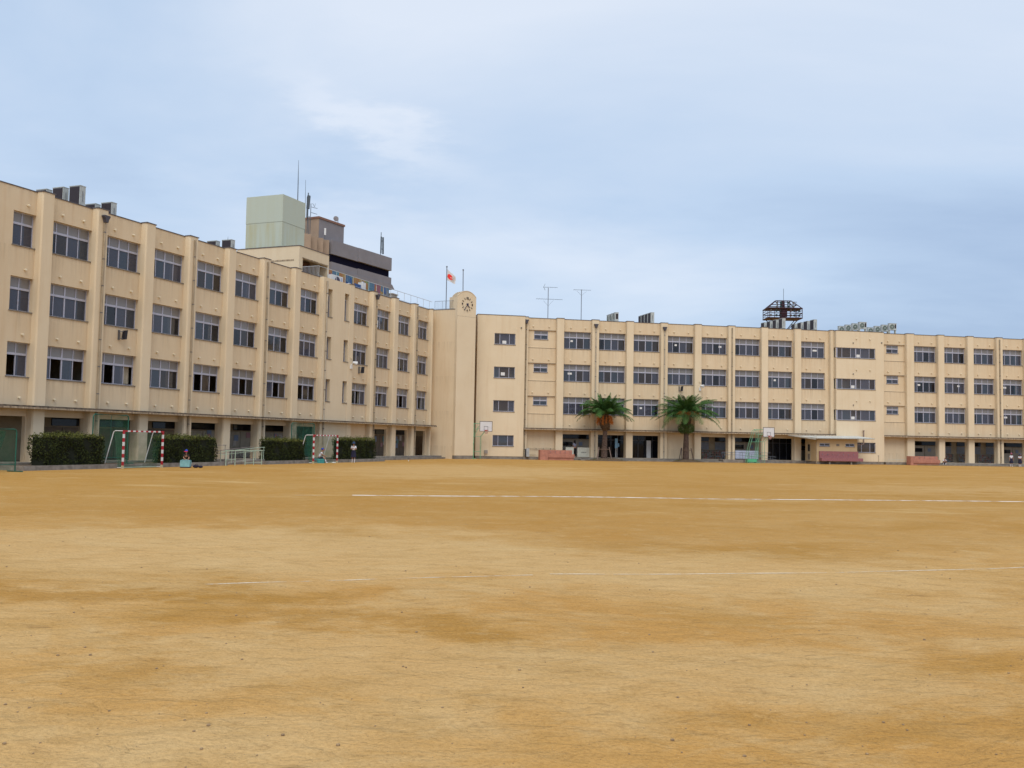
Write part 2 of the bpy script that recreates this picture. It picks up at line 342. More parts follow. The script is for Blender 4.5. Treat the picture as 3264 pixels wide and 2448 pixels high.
# ---------------------------------------------------------------- ground
def groundmat():
    m = bpy.data.materials.new('sandy_ground'); m.use_nodes = True; t = m.node_tree; b = t.nodes['Principled BSDF']; L = t.links.new
    b.inputs['Roughness'].default_value = .95; b.inputs['Specular IOR Level'].default_value = .1
    g = N(t, 'ShaderNodeNewGeometry')
    def noise(sc, det, scale=(1, 1, 1), rot=0, rough=.6, dist=0, loc=(0, 0, 0)):
        mm = N(t, 'ShaderNodeMapping', inp={'Scale': scale, 'Rotation': (0, 0, rot), 'Location': loc}); L(g.outputs['Position'], mm.inputs[0])
        n = N(t, 'ShaderNodeTexNoise', inp={'Scale': sc, 'Detail': det, 'Roughness': rough, 'Distortion': dist}); L(mm.outputs[0], n.inputs['Vector']); return n.outputs['Fac']
    def ramp(x, a, b_, ca=(0, 0, 0), cb=(1, 1, 1)):
        r = N(t, 'ShaderNodeValToRGB'); e = r.color_ramp.elements; e[0].position = a; e[0].color = (*ca, 1); e[1].position = b_; e[1].color = (*cb, 1); L(x, r.inputs[0]); return r.outputs[0]
    def mixc(fac, c1, c2, bt='MIX', k=None):
        n = N(t, 'ShaderNodeMixRGB', blend_type=bt)
        if isinstance(fac, float): n.inputs[0].default_value = fac
        else: L(fac, n.inputs[0])
        for i, c in ((1, c1), (2, c2)):
            if isinstance(c, tuple): n.inputs[i].default_value = (*c, 1)
            else: L(c, n.inputs[i])
        return n.outputs[0]
    big = noise(.12, 5, (1, 1.1, 1), .12, .55, .4, (7, 3, 0))
    base = ramp(big, .40, .60, (.55, .315, .105), (.62, .40, .175))
    med = noise(.55, 6, (1, 1.2, 1), -.1, .65, .6)
    base = mixc(ramp(med, .46, .74), base, (.64, .46, .245))
    dmp = noise(.21, 5, (.9, 1.1, 1), .05, .6, .5, (31, 12, 0))
    base = mixc(ramp(dmp, .53, .66, (0, 0, 0), (.8, .8, .8)), base, (.44, .245, .06))
    # damper, browner sand in the far half of the yard
    sp = N(t, 'ShaderNodeSeparateXYZ'); L(g.outputs['Position'], sp.inputs[0])
    wob = noise(.05, 3); wm = N(t, 'ShaderNodeMath', operation='MULTIPLY_ADD', inp={1: 26.0, 2: -13.0}); L(wob, wm.inputs[0])
    ya = N(t, 'ShaderNodeMath', operation='ADD'); L(sp.outputs['Y'], ya.inputs[0]); L(wm.outputs[0], ya.inputs[1])
    far = N(t, 'ShaderNodeMapRange', inp={1: 13.0, 2: 30.0, 3: 0.0, 4: .68}); L(ya.outputs[0], far.inputs[0])
    base = mixc(far.outputs[0], base, (.45, .255, .065))
    st = noise(.30, 6, (.6, 1.3, 1), .07, .6, .3, (3, 50, 0))
    base = mixc(ramp(st, .57, .70, (0, 0, 0), (.75, .75, .75)), base, (.62, .43, .205))
    # worn pale ground and damp hollows that have a place of their own in the yard
    wx = noise(.45, 5, rough=.65, loc=(4, 4, 0)); wy = noise(.45, 5, rough=.65, loc=(44, 14, 0))
    def mth(op, a, b=None, c=None):
        n = N(t, 'ShaderNodeMath', operation=op)
        for i, v in enumerate((a, b, c)):
            if v is None: continue
            if isinstance(v, (int, float)): n.inputs[i].default_value = v
            else: L(v, n.inputs[i])
        return n.outputs[0]
    X_ = mth('MULTIPLY_ADD', wx, 9.0, mth('ADD', sp.outputs['X'], -4.5)); Y_ = mth('MULTIPLY_ADD', wy, mth('MULTIPLY', sp.outputs['Y'], .55), mth('MULTIPLY', sp.outputs['Y'], .725))
    def patch(x, y, a, b_, amp):
        q = mth('ADD', mth('POWER', mth('ABSOLUTE', mth('DIVIDE', mth('SUBTRACT', X_, x), a)), 2), mth('POWER', mth('ABSOLUTE', mth('DIVIDE', mth('SUBTRACT', Y_, y), b_)), 2))
        return mth('MULTIPLY', mth('SUBTRACT', 1.0, N_smooth(q)), amp)
    def N_smooth(q):
        n = N(t, 'ShaderNodeMapRange', interpolation_type='SMOOTHSTEP', inp={1: .0, 2: 1.5}); L(q, n.inputs[0]); return n.outputs[0]
    for (x, y, a, b_, amp) in ((-4.5, 16.5, 7.5, 4.2, .62), (3.0, 14.5, 4.5, 3.0, .45), (0.5, 8.3, 3.2, 1.4, .55), (-2.2, 6.0, 2.6, .9, .5), (-3, 60, 9, 16, .5), (22, 45, 12, 4, .35)):
        base = mixc(patch(x, y, a, b_, amp), base, (.66, .47, .25))
    for (x, y, a, b_, amp) in ((-1.5, 10.2, 1.6, .75, .85), (-5.0, 11.8, 3.4, .7, .8), (-6.5, 26, 11, 5.0, .55), (4.5, 21, 7, 4.0, .45), (-3.2, 8.0, 1.2, .6, .5), (8, 12.5, 3, 1.2, .4), (3.5, 7.0, 1.6, .5, .4), (5, 44, 14, 7, .35)):
        base = mixc(patch(x, y, a, b_, amp), base, (.45, .245, .06))
    f1 = noise(1.6, 7, (.9, 1.3, 1), .15, .72, .7, (9, 9, 0)); base = mixc(ramp(f1, .50, .72, (0, 0, 0), (.55, .55, .55)), base, (.42, .255, .09))
    f2 = noise(2.3, 7, (.9, 1.2, 1), -.1, .72, .5, (2, 19, 0)); base = mixc(ramp(f2, .54, .74, (0, 0, 0), (.5, .5, .5)), base, (.68, .50, .28))
    blk = noise(5.5, 6, (1, 1.6, 1), .3, .8, .4, (5, 1, 0)); base = mixc(ramp(blk, .64, .72, (0, 0, 0), (.6, .6, .6)), base, (.20, .125, .06))
    grain = noise(26, 4, (1, 1, 1), 0, .8)
    base = mixc(ramp(grain, .30, .55, (.55, .55, .55), (0, 0, 0)), base, mixc(1.0, base, (.50, .44, .38), 'MULTIPLY'))
    spk = noise(90, 2, (1, 1, 1), 0, .6); base = mixc(ramp(spk, .66, .72, (0, 0, 0), (.6, .6, .6)), base, (.72, .6, .42))
    # scuffed hollows close to the camera
    sc = noise(3.2, 5, (1, 1.9, 1), .25, .65, .9); base = mixc(ramp(sc, .60, .70, (0, 0, 0), (.55, .55, .55)), base, (.30, .18, .075))
    base = mixc(1.0, base, (.93, .89, .78), 'MULTIPLY')
    L(base, b.inputs['Base Color'])
    h1 = N(t, 'ShaderNodeMath', operation='MULTIPLY', inp={1: 1.5}); L(noise(2.6, 5, (1, 1.5, 1), .2, .6, .8), h1.inputs[0])
    h2 = N(t, 'ShaderNodeMath', operation='MULTIPLY', inp={1: .35}); L(noise(14, 5, rough=.7), h2.inputs[0])
    h3 = N(t, 'ShaderNodeMath', operation='ADD'); L(h1.outputs[0], h3.inputs[0]); L(h2.outputs[0], h3.inputs[1])
    h4 = N(t, 'ShaderNodeMath', operation='MULTIPLY_ADD', inp={1: .16}); L(noise(60, 3, rough=.7), h4.inputs[0]); L(h3.outputs[0], h4.inputs[2])
    bp = N(t, 'ShaderNodeBump', inp={'Strength': 1.0, 'Distance': .06}); L(h4.outputs[0], bp.inputs['Height']); L(bp.outputs[0], b.inputs['Normal'])
    MATS['sandy_ground'] = m; return m
GR = groundmat()
g = MB(); g.quad((-1500, -1500, 0), (1500, -1500, 0), (1500, 1500, 0), (-1500, 1500, 0)); structure(g.build('ground', GR, origin=(0, 0, 0)))['label'] = 'sandy school yard ground'

def chalk(name, hue, lo, hi):
    m = bpy.data.materials.new(name); m.use_nodes = True; t = m.node_tree; b = t.nodes['Principled BSDF']; L = t.links.new
    b.inputs['Base Color'].default_value = (*hue, 1); b.inputs['Roughness'].default_value = .95
    g_ = N(t, 'ShaderNodeNewGeometry'); n = N(t, 'ShaderNodeTexNoise', inp={'Scale': 1.1, 'Detail': 8, 'Roughness': .75}); L(g_.outputs['Position'], n.inputs['Vector'])
    r = N(t, 'ShaderNodeMapRange', inp={1: lo, 2: hi}); L(n.outputs['Fac'], r.inputs[0]); L(r.outputs[0], b.inputs['Alpha'])
    MATS[name] = m; return m
def line(pts, w, m, label):
    # smooth curve through points with a hand-drawn wobble
    P = np.array(pts, float); d = np.r_[0, np.cumsum(np.hypot(*np.diff(P, axis=0).T))]; s = np.arange(0, d[-1], .3)
    X = np.interp(s, d, P[:, 0]); Y = np.interp(s, d, P[:, 1])
    k = np.ones(9) / 9
    if len(s) > 12: X[4:-4] = np.convolve(X, k, 'valid'); Y[4:-4] = np.convolve(Y, k, 'valid')
    Y = Y + .03 * np.sin(s * .9) + .02 * np.sin(s * 2.3 + 1)
    m_ = MB()
    for i in range(len(s) - 1):
        tx, ty = X[i + 1] - X[i], Y[i + 1] - Y[i]; l = math.hypot(tx, ty); nx, ny = -ty / l * w / 2, tx / l * w / 2
        if i == 0: pn = (nx, ny)
        m_.quad((X[i] - pn[0], Y[i] - pn[1], .004), (X[i + 1] - nx, Y[i + 1] - ny, .004), (X[i + 1] + nx, Y[i + 1] + ny, .004), (X[i] + pn[0], Y[i] + pn[1], .004)); pn = (nx, ny)
    o = m_.build('chalk_line', m, label=label); structure(o); return o
line([(-7.5, 31.6), (-6.2, 31.8), (-5.5, 32.0)], .14, chalk('chalk_faint3', (.76, .66, .50), .46, .6), 'faint far end of the bright chalk line')
line([(-5.3, 32.2), (-3.84, 32.4), (-1.95, 32.7), (0.2, 33.4), (4, 33.8), (8.3, 34.0), (12.1, 34.8), (19.2, 35.8), (27, 37)], .26, chalk('chalk_white', (.84, .83, .80), .39, .53), 'bright white chalk line curving across the far yard')
line([(-3.9, 12.4), (-3.1, 12.7), (-1.1, 13.35), (0.4, 13.9)], .07, chalk('chalk_faint', (.78, .70, .56), .42, .66), 'faint worn chalk line on the near left')
line([(.6, 13.95), (2.1, 14.1), (3.5, 14.35), (5.8, 14.95), (8.4, 15.7), (11, 16.6)], .07, chalk('chalk_faint2', (.76, .66, .50), .38, .62), 'worn chalk line arcing across the near right')
# pebbles
pb = MB(); R_ = random.Random(3)
for i in range(1100):
    y = 5.2 + 14 * R_.random() ** 1.8; x = (R_.random() - .5) * 1.15 * y; s_ = .003 + .013 * R_.random() ** 6
    pb.ball((x, y, s_ * .35), s_, 5, 3, (1, 1 + .4 * R_.random(), .6))
PEB = mat('pebble', (.17, .11, .06), .9, col2=(.36, .25, .14), scale=30)
tag(pb.build('pebbles', PEB, origin=(0, 0, 0)), 'small stones scattered over the near sand', 'pebbles', kind='stuff')

# ---------------------------------------------------------------- left school wing
left = thing('school_building', 'cream four-storey school wing receding along the left side', 'school building', LF, (60, 0, 0))
Lur = {1: 42.65, 2: 46.60, 3: 50.62, 4: 54.65, 5: 58.70, 6: 62.76, 7: 66.78, 8: 74.91, 9: 78.94, 10: 82.98, 11: 86.9}
Lul = {k: v * .98974 for k, v in {1: 39.89, 2: 43.88, 3: 47.88, 4: 51.93, 5: 56.03, 6: 60.12, 7: 64.22, 8: 72.41, 9: 76.49, 10: 80.57, 11: 84.64}.items()}
# main wall
holes = [(30.6, 33.9, ZB + H * k, ZT + H * k) for k in range(3)] + [(37.22, 38.68, ZB + H * k, ZT + H * k) for k in range(3)]
holes += [(30.6, 33.9, .31, 2.78), (35.0, 38.6, .31, 2.78)]
for k in Lul:
    holes += [(Lul[k], Lur[k], ZB + H * j, ZT + H * j) for j in range(3)]
    if k != 8: holes.append((Lul[k], Lur[k] - (.2 if k > 8 else 0), .31, 2.78))
m = MB(); wallgrid(m, 28, 66.9, -.1, PAR, 0, .25, holes); wallgrid(m, 70.86, 88.0, -.1, PAR, 0, .25, holes)
m.box(28, 28.25, .25, 9, -.1, PAR); m.box(28.25, 88.0, 8.75, 9, -.1, PAR); m.box(87.8, 88.0, .25, 8.75, 3.1, PAR); m.build('wall', CREAM, left, LF)
# slit-window bay, flush with the pillar fronts
sl = []
for a, b in ((67.54, 68.2), (70.15, 70.85)):
    for j, (lo, hi) in enumerate(((4.93, 6.77), (8.46, 10.3), (11.97, 14.3))): sl.append((a, b, lo, hi))
m = MB(); wallgrid(m, 66.84, 70.87, -.1, PAR + .02, -.42, .5, sl); m.build('stairwell_wall', CREAM2, left, LF)
for (a, b, lo, hi) in sl: window(left, LF, a, b, lo, min(hi, lo + 1.84), -.42, 1, 0, depth=.30)
# pillars
pl = [(Lul[k] - .8, Lul[k]) for k in Lul] + [(34.1, 34.9), (28.6, 29.4)]
pl += [(86.9, 87.12)]
for a, b in pl:
    m = MB(); p = .45; c = .10
    m.prism([(a, .0), (a, -p + c), (a + c * .5, -p), (b - .03, -p), (b, -p + .03), (b, 0)], -.1, PAR + .035)
    m.build('pillar', CREAM2, left, LF)
    cp = MB(); cp.box(a - .03, b + .03, -p - .03, .0, PAR + .035, PAR + .095); cp.build('pillar_cap', CAP, left, LF)
m = MB(); m.box(28, 88.0, -.03, .28, PAR, PAR + .055); m.build('parapet_cap', CAP, left, LF)
# windows
for j in range(3):
    window(left, LF, 37.22, 38.68, ZB + H * j, ZT + H * j, 0, 2, .63, open_=(0,) if j == 0 else ())
    window(left, LF, 30.6, 33.9, ZB + H * j, ZT + H * j, 0, 4)
opens = {1: (1, 3), 2: (1, 3), 3: (), 4: (0, 1, 3), 5: (2,), 6: (2,), 7: (0, 1, 3), 8: (2,), 9: (2,), 10: (2,), 11: (2,)}
for k in Lul:
    for j in range(3):
        x0, x1 = Lul[k], Lur[k]; cur = []
        z0, z1 = ZB + H * j, ZT + H * j
        if rng.random() < .55: a = x0 + (0 if rng.random() < .3 else 2.3); cur.append((a + .05, a + .45 + .4 * rng.random(), z0 + .1, CURT))
        post = None
        if k == 9 and j == 2: post = (x0 + 1.0, x0 + 1.35, z0 + .15, z0 + .8)
        if k == 11 and j < 2: cur.append((x0 + 1.2, x0 + 1.7, z0 + .75, WHITE))
        window(left, LF, x0, x1, z0, z1, 0, 4, .63, open_=opens[k] if j == 0 else (), curtain=cur, poster=post)
        for q in (.30, .78): peg(left, LF, x0 + (x1 - x0) * q, 0, z1 + .43)
    for q in (.30, .78): peg(left, LF, Lul[k] + (Lur[k] - Lul[k]) * q, 0, 3.78)
for j in range(3): peg(left, LF, 38.1, 0, ZT + H * j + .43)
peg(left, LF, 38.1, 0, 3.78)
# floors, interior
m = MB()
for z in (3.1, 3.1 + H, 3.1 + 2 * H, ROOF - .3): m.box(28.3, 87.95, .27, 8.7, z, z + .3)
m.build('floor_slab', SLAB, left, LF)
m = MB(); m.box(28.3, 87.95, 6.9, 7.05, 3.4, ROOF - .3)
for x in (34.6, 43.6, 51.7, 59.9, 67.4, 71.9, 80.4): m.box(x, x + .12, .27, 6.9, 3.4, ROOF - .3)
m.build('interior_wall', IWALL, left, LF)
desk = MB()
for j in range(3):
    for i in range(46): 
        x = 39.8 + i * 1.04
        desk.box(x, x + .6, 1.2 + (i % 3) * .9, 1.6 + (i % 3) * .9, 3.4 + H * j, 4.12 + H * j + (.25 if i % 4 == 0 else 0))
        if i % 5 == 2: desk.box(x, x + .9, 6.5, 6.85, 3.4 + H * j, 5.0 + H * j)
DESK = mat('classroom_wood', (.25, .15, .07), .6, var=.4, scale=2)
tagd = desk.build('classroom_furniture', DESK, left, LF)
# ground-floor arcade back wall with doors, dark transoms and posters
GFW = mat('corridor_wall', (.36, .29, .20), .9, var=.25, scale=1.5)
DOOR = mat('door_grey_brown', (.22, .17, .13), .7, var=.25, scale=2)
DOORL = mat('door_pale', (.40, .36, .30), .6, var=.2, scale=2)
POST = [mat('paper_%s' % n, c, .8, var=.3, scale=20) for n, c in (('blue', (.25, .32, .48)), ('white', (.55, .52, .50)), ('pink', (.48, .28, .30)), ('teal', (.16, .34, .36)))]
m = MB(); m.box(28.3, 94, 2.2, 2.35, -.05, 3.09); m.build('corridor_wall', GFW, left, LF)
m = MB(); m.box(28.3, 87.95, .26, 2.19, -.05, .31); m.build('corridor_floor', CONC, left, LF)
for i, k in enumerate([1, 2, 3, 4, 5, 6, 7, 9, 10, 11]):
    # what is seen through the opening lies further along at the back wall
    sh = 2.2 * Lul[k] / 44; a = Lul[k] + sh; b = Lur[k] + sh
    if k == 7: continue
    w_ = b - a
    d = MB(); d.box(a + .3, a + w_ * .52, 2.14, 2.2, .32, 2.25); d.box(a + w_ * .54, b - .3, 2.14, 2.2, .32, 2.25)
    do = d.build('sliding_door', DOORL if k in (4, 5, 6) else DOOR, left, LF)
    if k == 11: continue
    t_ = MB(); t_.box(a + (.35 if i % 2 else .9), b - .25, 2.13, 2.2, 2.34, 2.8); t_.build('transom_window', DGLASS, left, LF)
    if k >= 4:
        for q in range(5 if k > 8 else 3):
            px_ = a + .4 + rng.random() * (w_ - 1.1); pz = 1.0 + rng.random() * .8
            p = MB(); p.box(px_, px_ + .3 + .2 * rng.random(), 2.11 - .004 * q, 2.135 - .004 * q, pz, pz + .35 + .2 * rng.random()); p.build('poster', POST[q % 4 if k > 8 else (q * 2) % 3], do, LF)
# canopy
m = MB(); m.box(28, 87.4, -.95, .0, 3.24, 3.36); m.build('canopy', MOSS, left, LF)
m = MB(); m.box(28, 87.4, -.975, -.95, 3.18, 3.27); m.box(28, 87.4, -.95, 0, 3.215, 3.24); m.build('canopy_drip_edge', EDGE, left, LF)
for x, hp, z1, pal in ((43.1, 1, 14.45, 0), (51.0, 0, 15.0, 0), (59.1, 0, 15.0, 0), (67.28, 0, 14.9, 1), (75.45, 1, 14.55, 0), (83.5, 0, 15.0, 0)):
    y = -.53; 
    pipe(left, LF, x, y if x != 67.28 else -.5, .35, z1, hp, pal)
# base plinth and roof
m = MB(); m.box(28, 87.95, .3, 8.74, ROOF, ROOF + .08); m.build('roof', CONC, left, LF)
# loudspeakers and lamp on the facade
def speaker(x, z, label, F=LF, flip=1, y=0):
    t = thing('loudspeaker', label, 'loudspeaker', F, (x, y - .1, z), 'loudspeakers on the facades')
    m = MB(); m.prismy([(x - .02 * flip, z - .28), (x + .17 * flip, z - .24), (x + .24 * flip, z + .32), (x + .05 * flip, z + .28)], y - .42, y - .18); m.build('speaker_box', BLACK, t, F)
    b = MB(); b.box(x - .12 * flip - .03, x - .12 * flip + .03, y - .12, y, z - .3, z + .3); b.tube([(x - .12 * flip, y - .1, z + .22), (x + .08 * flip, y - .28, z + .22)], .025); b.tube([(x - .12 * flip, y - .1, z - .2), (x + .05 * flip, y - .28, z - .2)], .025); b.build('bracket', ALUD, t, F)
speaker(45.15, 7.95, 'black wall loudspeaker between first and second floor windows at far left')
speaker(73.5, 7.95, 'black wall loudspeaker beside the camera on the stairwell pillar')
speaker(38.85, 8.0, 'black wall loudspeaker just above the right palm tree', RF)
def lamp(x, z, F, label, y=-.45):
    t = thing('floodlight', label, 'floodlight', F, (x, y - .1, z - .3), 'floodlights on the facades')
    m = MB(); m.box(x - .1, x + .12, y - .14, y, z - .45, z - .1); m.build('junction_box', WHITE, t, F)
    m = MB(); m.tube([(x, y - .1, z - .1), (x + .05, y - .22, z + .1)], .035); m.tube([(x + .02, y - .2, z + .1), (x + .3, y - .45, z + .02)], [.09, .19], 12); m.build('lamp_head', WHITE, t, F)
    m = MB(); m.box(x - .08, x + .08, y - .1, y, z + .45, z + .6); m.build('sensor', PEG, t, F)
lamp(71.3, 8.35, LF, 'white floodlight on the pillar left of the stairwell slits, far left wing')
lamp(40.98, 8.3, RF, 'white floodlight on the pillar above the right palm tree')

# ---------------------------------------------------------------- clock tower with its link wall
AZ = rad(50.2); TFo = Vector((-5.7075, 96.7945, 0)); dF = Vector((math.sin(AZ), math.cos(AZ), 0)); nF = Vector((-math.cos(AZ), math.sin(AZ), 0))
TF = Matrix(((dF.x, nF.x, 0, TFo.x), (dF.y, nF.y, 0, TFo.y), (0, 0, 1, 0), (0, 0, 0, 1)))
tower = thing('clock_tower', 'round-topped cream clock tower in the inner corner of the school', 'clock tower', TF, (1.2, .5, 0))
WT = 2.398; ZS = 16.667; rise = .605; RR = (1.199 ** 2 + rise ** 2) / (2 * rise); a0 = math.asin(1.199 / RR)
arc = [(WT / 2 + RR * math.sin(a), ZS + rise - RR + RR * math.cos(a)) for a in np.linspace(a0, -a0, 25)]
m = MB(); m.prismy([(0, .35), (WT, .35)] + arc, 0, .9)
m.prismy([(0.002, .35), (.3, .35), (.3, 16.6), (0.002, 16.6)], .25, 1.4)
m.box(.2, WT - .2, .9, 3.0, .35, 15.3)
m.build('tower_shaft', CREAM2, tower, TF)
m = MB(); m.prismy([(x, z) for x, z in arc] + [(x, z - .05) for x, z in arc[::-1]], -.03, .93); m.build('arch_rim', CREAM2, tower, TF)
m = MB(); m.box(.02, WT - .02, .02, 1.2, -.1, .352); m.build('plinth', CONC, tower, TF)
m = MB(); m.box(.0, WT, -.004, .0, 14.59, 14.605); m.build('render_joint', SILL, tower, TF)
# clock
ck = thing('clock', 'black numeral clock without a dial on the round-topped tower', 'clock', TF, (1.24, -.02, 15.15))
CX, CZ, CRr = 1.24, 15.86, .635
CK = mat('clock_black', (.02, .008, .012), .5); CKB = mat('clock_hand', (.008, .01, .06), .5)
def bar(mb, x, z, ang, ln, w, y0=-.05, y1=-.012):
    dx_, dz_ = math.sin(ang), math.cos(ang); px, pz = dz_, -dx_
    mb.prismy([(x - dx_ * ln / 2 - px * w / 2, z - dz_ * ln / 2 - pz * w / 2), (x - dx_ * ln / 2 + px * w / 2, z - dz_ * ln / 2 + pz * w / 2), (x + dx_ * ln / 2 + px * w / 2, z + dz_ * ln / 2 + pz * w / 2), (x + dx_ * ln / 2 - px * w / 2, z + dz_ * ln / 2 - pz * w / 2)], y0, y1)
for hh in (1, 2, 4, 5, 7, 8, 10, 11):
    a = hh * math.pi / 6; m = MB(); bar(m, CX + CRr * math.sin(a), CZ + CRr * math.cos(a), a, .20, .05); m.build('hour_mark', CK, ck, TF)
def numeral(txt, x, z, size):
    c = bpy.data.curves.new('numeral', 'FONT'); c.body = txt; c.size = size; c.extrude = .018; c.offset = .012; c.align_x = 'CENTER'; c.align_y = 'CENTER'
    o = bpy.data.objects.new('tmp', c); COL.objects.link(o); bpy.context.view_layer.update()
    me = bpy.data.meshes.new_from_object(o.evaluated_get(bpy.context.evaluated_depsgraph_get())); bpy.data.objects.remove(o)
    me.materials.clear(); me.materials.append(CK); n = bpy.data.objects.new('numeral', me)
    place(n, TF @ Matrix.Translation(Vector((x, -.035, z))) @ Matrix.Rotation(math.pi / 2, 4, 'X'), ck)
numeral('12', CX, CZ + CRr, .30); numeral('3', CX + CRr, CZ, .30); numeral('6', CX, CZ - CRr, .30); numeral('9', CX - CRr, CZ, .30)
def hand(name, ang, ln, tail, w, y):
    m = MB(); d_, e_ = math.sin(ang), math.cos(ang); bar(m, CX + d_ * (ln - tail) / 2, CZ + e_ * (ln - tail) / 2, ang, ln + tail, w, y - .02, y); m.build(name, CKB, ck, TF)
hand('minute_hand', rad(216), .74, .16, .055, -.09); hand('hour_hand', rad(138), .42, .16, .075, -.06)
m = MB(); m.tube([(CX, -.02, CZ), (CX, -.13, CZ)], .085, 12); m.build('hub', CKB, ck, TF)
# link wall (perpendicular to the left wing)
m = MB(); wallgrid(m, 0, 2.47, -.1, 15.27, 0, .3, [])
A2 = .3787 + math.pi / 2; o_ = Vector((-8.2362, 97.9879, 0)); d2 = Vector((math.sin(A2), math.cos(A2), 0)); n2 = Vector((-math.cos(A2), math.sin(A2), 0))
KF = Matrix(((d2.x, n2.x, 0, o_.x), (d2.y, n2.y, 0, o_.y), (0, 0, 1, 0), (0, 0, 0, 1)))
link = m.build('link_wall', CREAM, tower, KF)
m = MB(); m.box(0, 2.47, -.03, .33, 15.27, 15.32); m.build('parapet_cap', CAP, tower, KF)
m = MB(); m.box(0, 2.1, .3, 6, -.1, 14.9); m.build('rear_block', CREAM, tower, KF)
# ---------------------------------------------------------------- right school wing
right = thing('school_building', 'long cream four-storey school wing facing the camera behind the palms', 'school building', RF, (50, 0, 0))
Rur = {1: 28.55, 2: 32.48, 3: 36.41, 4: 40.41, 5: 44.36, 6: 48.36, 7: 52.33, 8: 56.36, 9: 70.61, 10: 74.48, 11: 78.36, 12: 82.19, 13: 86.1, 14: 90.0}
Rul = {k: v * .99549 for k, v in {1: 25.56, 2: 29.5, 3: 33.45, 4: 37.41, 5: 41.38, 6: 45.39, 7: 49.38, 8: 53.44, 9: 67.77, 10: 71.73, 11: 75.63, 12: 79.54, 13: 83.4, 14: 87.3}.items()}
holes = []
for k in Rul:
    holes += [(Rul[k], Rur[k], ZB + H * j, ZT + H * j) for j in range(3)]
    if k != 4: holes.append((Rul[k], Rur[k], .31, 2.76))
small = [(21.55, 24.62), (63.84, 66.48)]
for a, b in small: holes += [(a, b, 4.9 + H * j, 6.78 + H * j) for j in range(3)]
m = MB(); wallgrid(m, 14.6, 94, -.1, PAR, 0, .25, holes); m.box(14.6, 94, 9.0, 9.2, -.1, PAR); m.box(93.8, 94, .25, 9, -.1, PAR); m.build('wall', CREAM, right, RF)
for q, (a, b) in enumerate(small):
    xw = (22.24, 23.78) if q == 0 else (64.21, 65.73)
    for j in range(3):
        zt_, zb_ = 6.74 + H * j, 5.82 + H * j
        m = MB(); wallgrid(m, a, b, 4.9 + H * j, 6.78 + H * j, .1, .12, [(xw[0], xw[1], zb_, zt_)]); m.build('recessed_panel', CREAM, right, RF)
        window(right, RF, xw[0], xw[1], zb_, zt_, .1, 2, .42, depth=.06)
        for zl in (4.87, 6.782): m = MB(); m.box(a, b, -.03, .098, zl + H * j, zl + .028 + H * j); m.build('ledge', SILL, right, RF)
        for p in (.18, .75): peg(right, RF, a + (b - a) * p, 0, ZT + H * j + .43)
pl = [(Rul[k] - .8, Rul[k]) for k in Rul if k != 9] + [(66.5, 67.465)] + [(56.82, 57.24)] + [(21.02, 21.5)]
for a, b in pl:
    m = MB(); p = .45; c = .08
    m.prism([(a, .0), (a, -p + c), (a + c * .5, -p), (b - .03, -p), (b, -p + .03), (b, 0)], -.1, PAR + .035); m.build('pillar', CREAM2, right, RF)
    cp = MB(); cp.box(a - .03, b + .03, -p - .03, .0, PAR + .035, PAR + .095); cp.build('pillar_cap', CAP, right, RF)
m = MB(); m.box(14.6, 94, -.03, .28, PAR, PAR + .055); m.build('parapet_cap', CAP, right, RF)
for k in Rul:
    for j in range(3):
        x0, x1 = Rul[k], Rur[k]; z0, z1 = ZB + H * j, ZT + H * j; cur = []
        if k == 12 : cur.append((x1 - .85, x1 - .1, z0 + .06, CURT2))
        elif rng.random() < .6: a = x1 - .75 if rng.random() < .6 else x0 + .05; cur.append((a, a + .3 + .35 * rng.random(), z0 + .08, CURT2 if k in (3, 4) else CURT))
        post = None
        if rng.random() < .2: xx = x0 + .5 + rng.random() * 2; post = (xx, xx + .25 + .3 * rng.random(), z0 + .75, z0 + .95)
        window(right, RF, x0, x1, z0, z1, 0, 4, .63, curtain=cur, poster=post)
        for q in (.27, .8): peg(right, RF, x0 + (x1 - x0) * q, 0, z1 + .43)
    if k in (1, 5, 6, 7, 8, 9, 10, 11, 12):
        for q in (.27, .8): peg(right, RF, Rul[k] + (Rur[k] - Rul[k]) * q, 0, 3.78)
m = MB()
for z in (3.1, 3.1 + H, 3.1 + 2 * H, ROOF - .3): m.box(14.9, 93.7, .27, 8.9, z, z + .3)
m.build('floor_slab', SLAB, right, RF)
m = MB(); m.box(14.9, 93.7, 6.9, 7.05, 3.4, ROOF - .3)
for x in (25.3, 33.3, 41.2, 49.2, 57.2, 63.4, 67.4, 75.3, 83): m.box(x, x + .12, .27, 6.9, 3.4, ROOF - .3)
m.build('interior_wall', IWALL, right, RF)
desk = MB()
for j in range(3):
    for i in range(62):
        x = 26 + i * 1.04
        desk.box(x, x + .6, 1.0 + (i % 3) * .9, 1.4 + (i % 3) * .9, 3.4 + H * j, 5.1 + H * j + .3 * math.sin(i * 2.1))
desk.build('classroom_furniture', DESK, right, RF)
m = MB(); m.box(14.9, 93.7, .3, 8.98, ROOF, ROOF + .08); m.build('roof', CONC, right, RF)
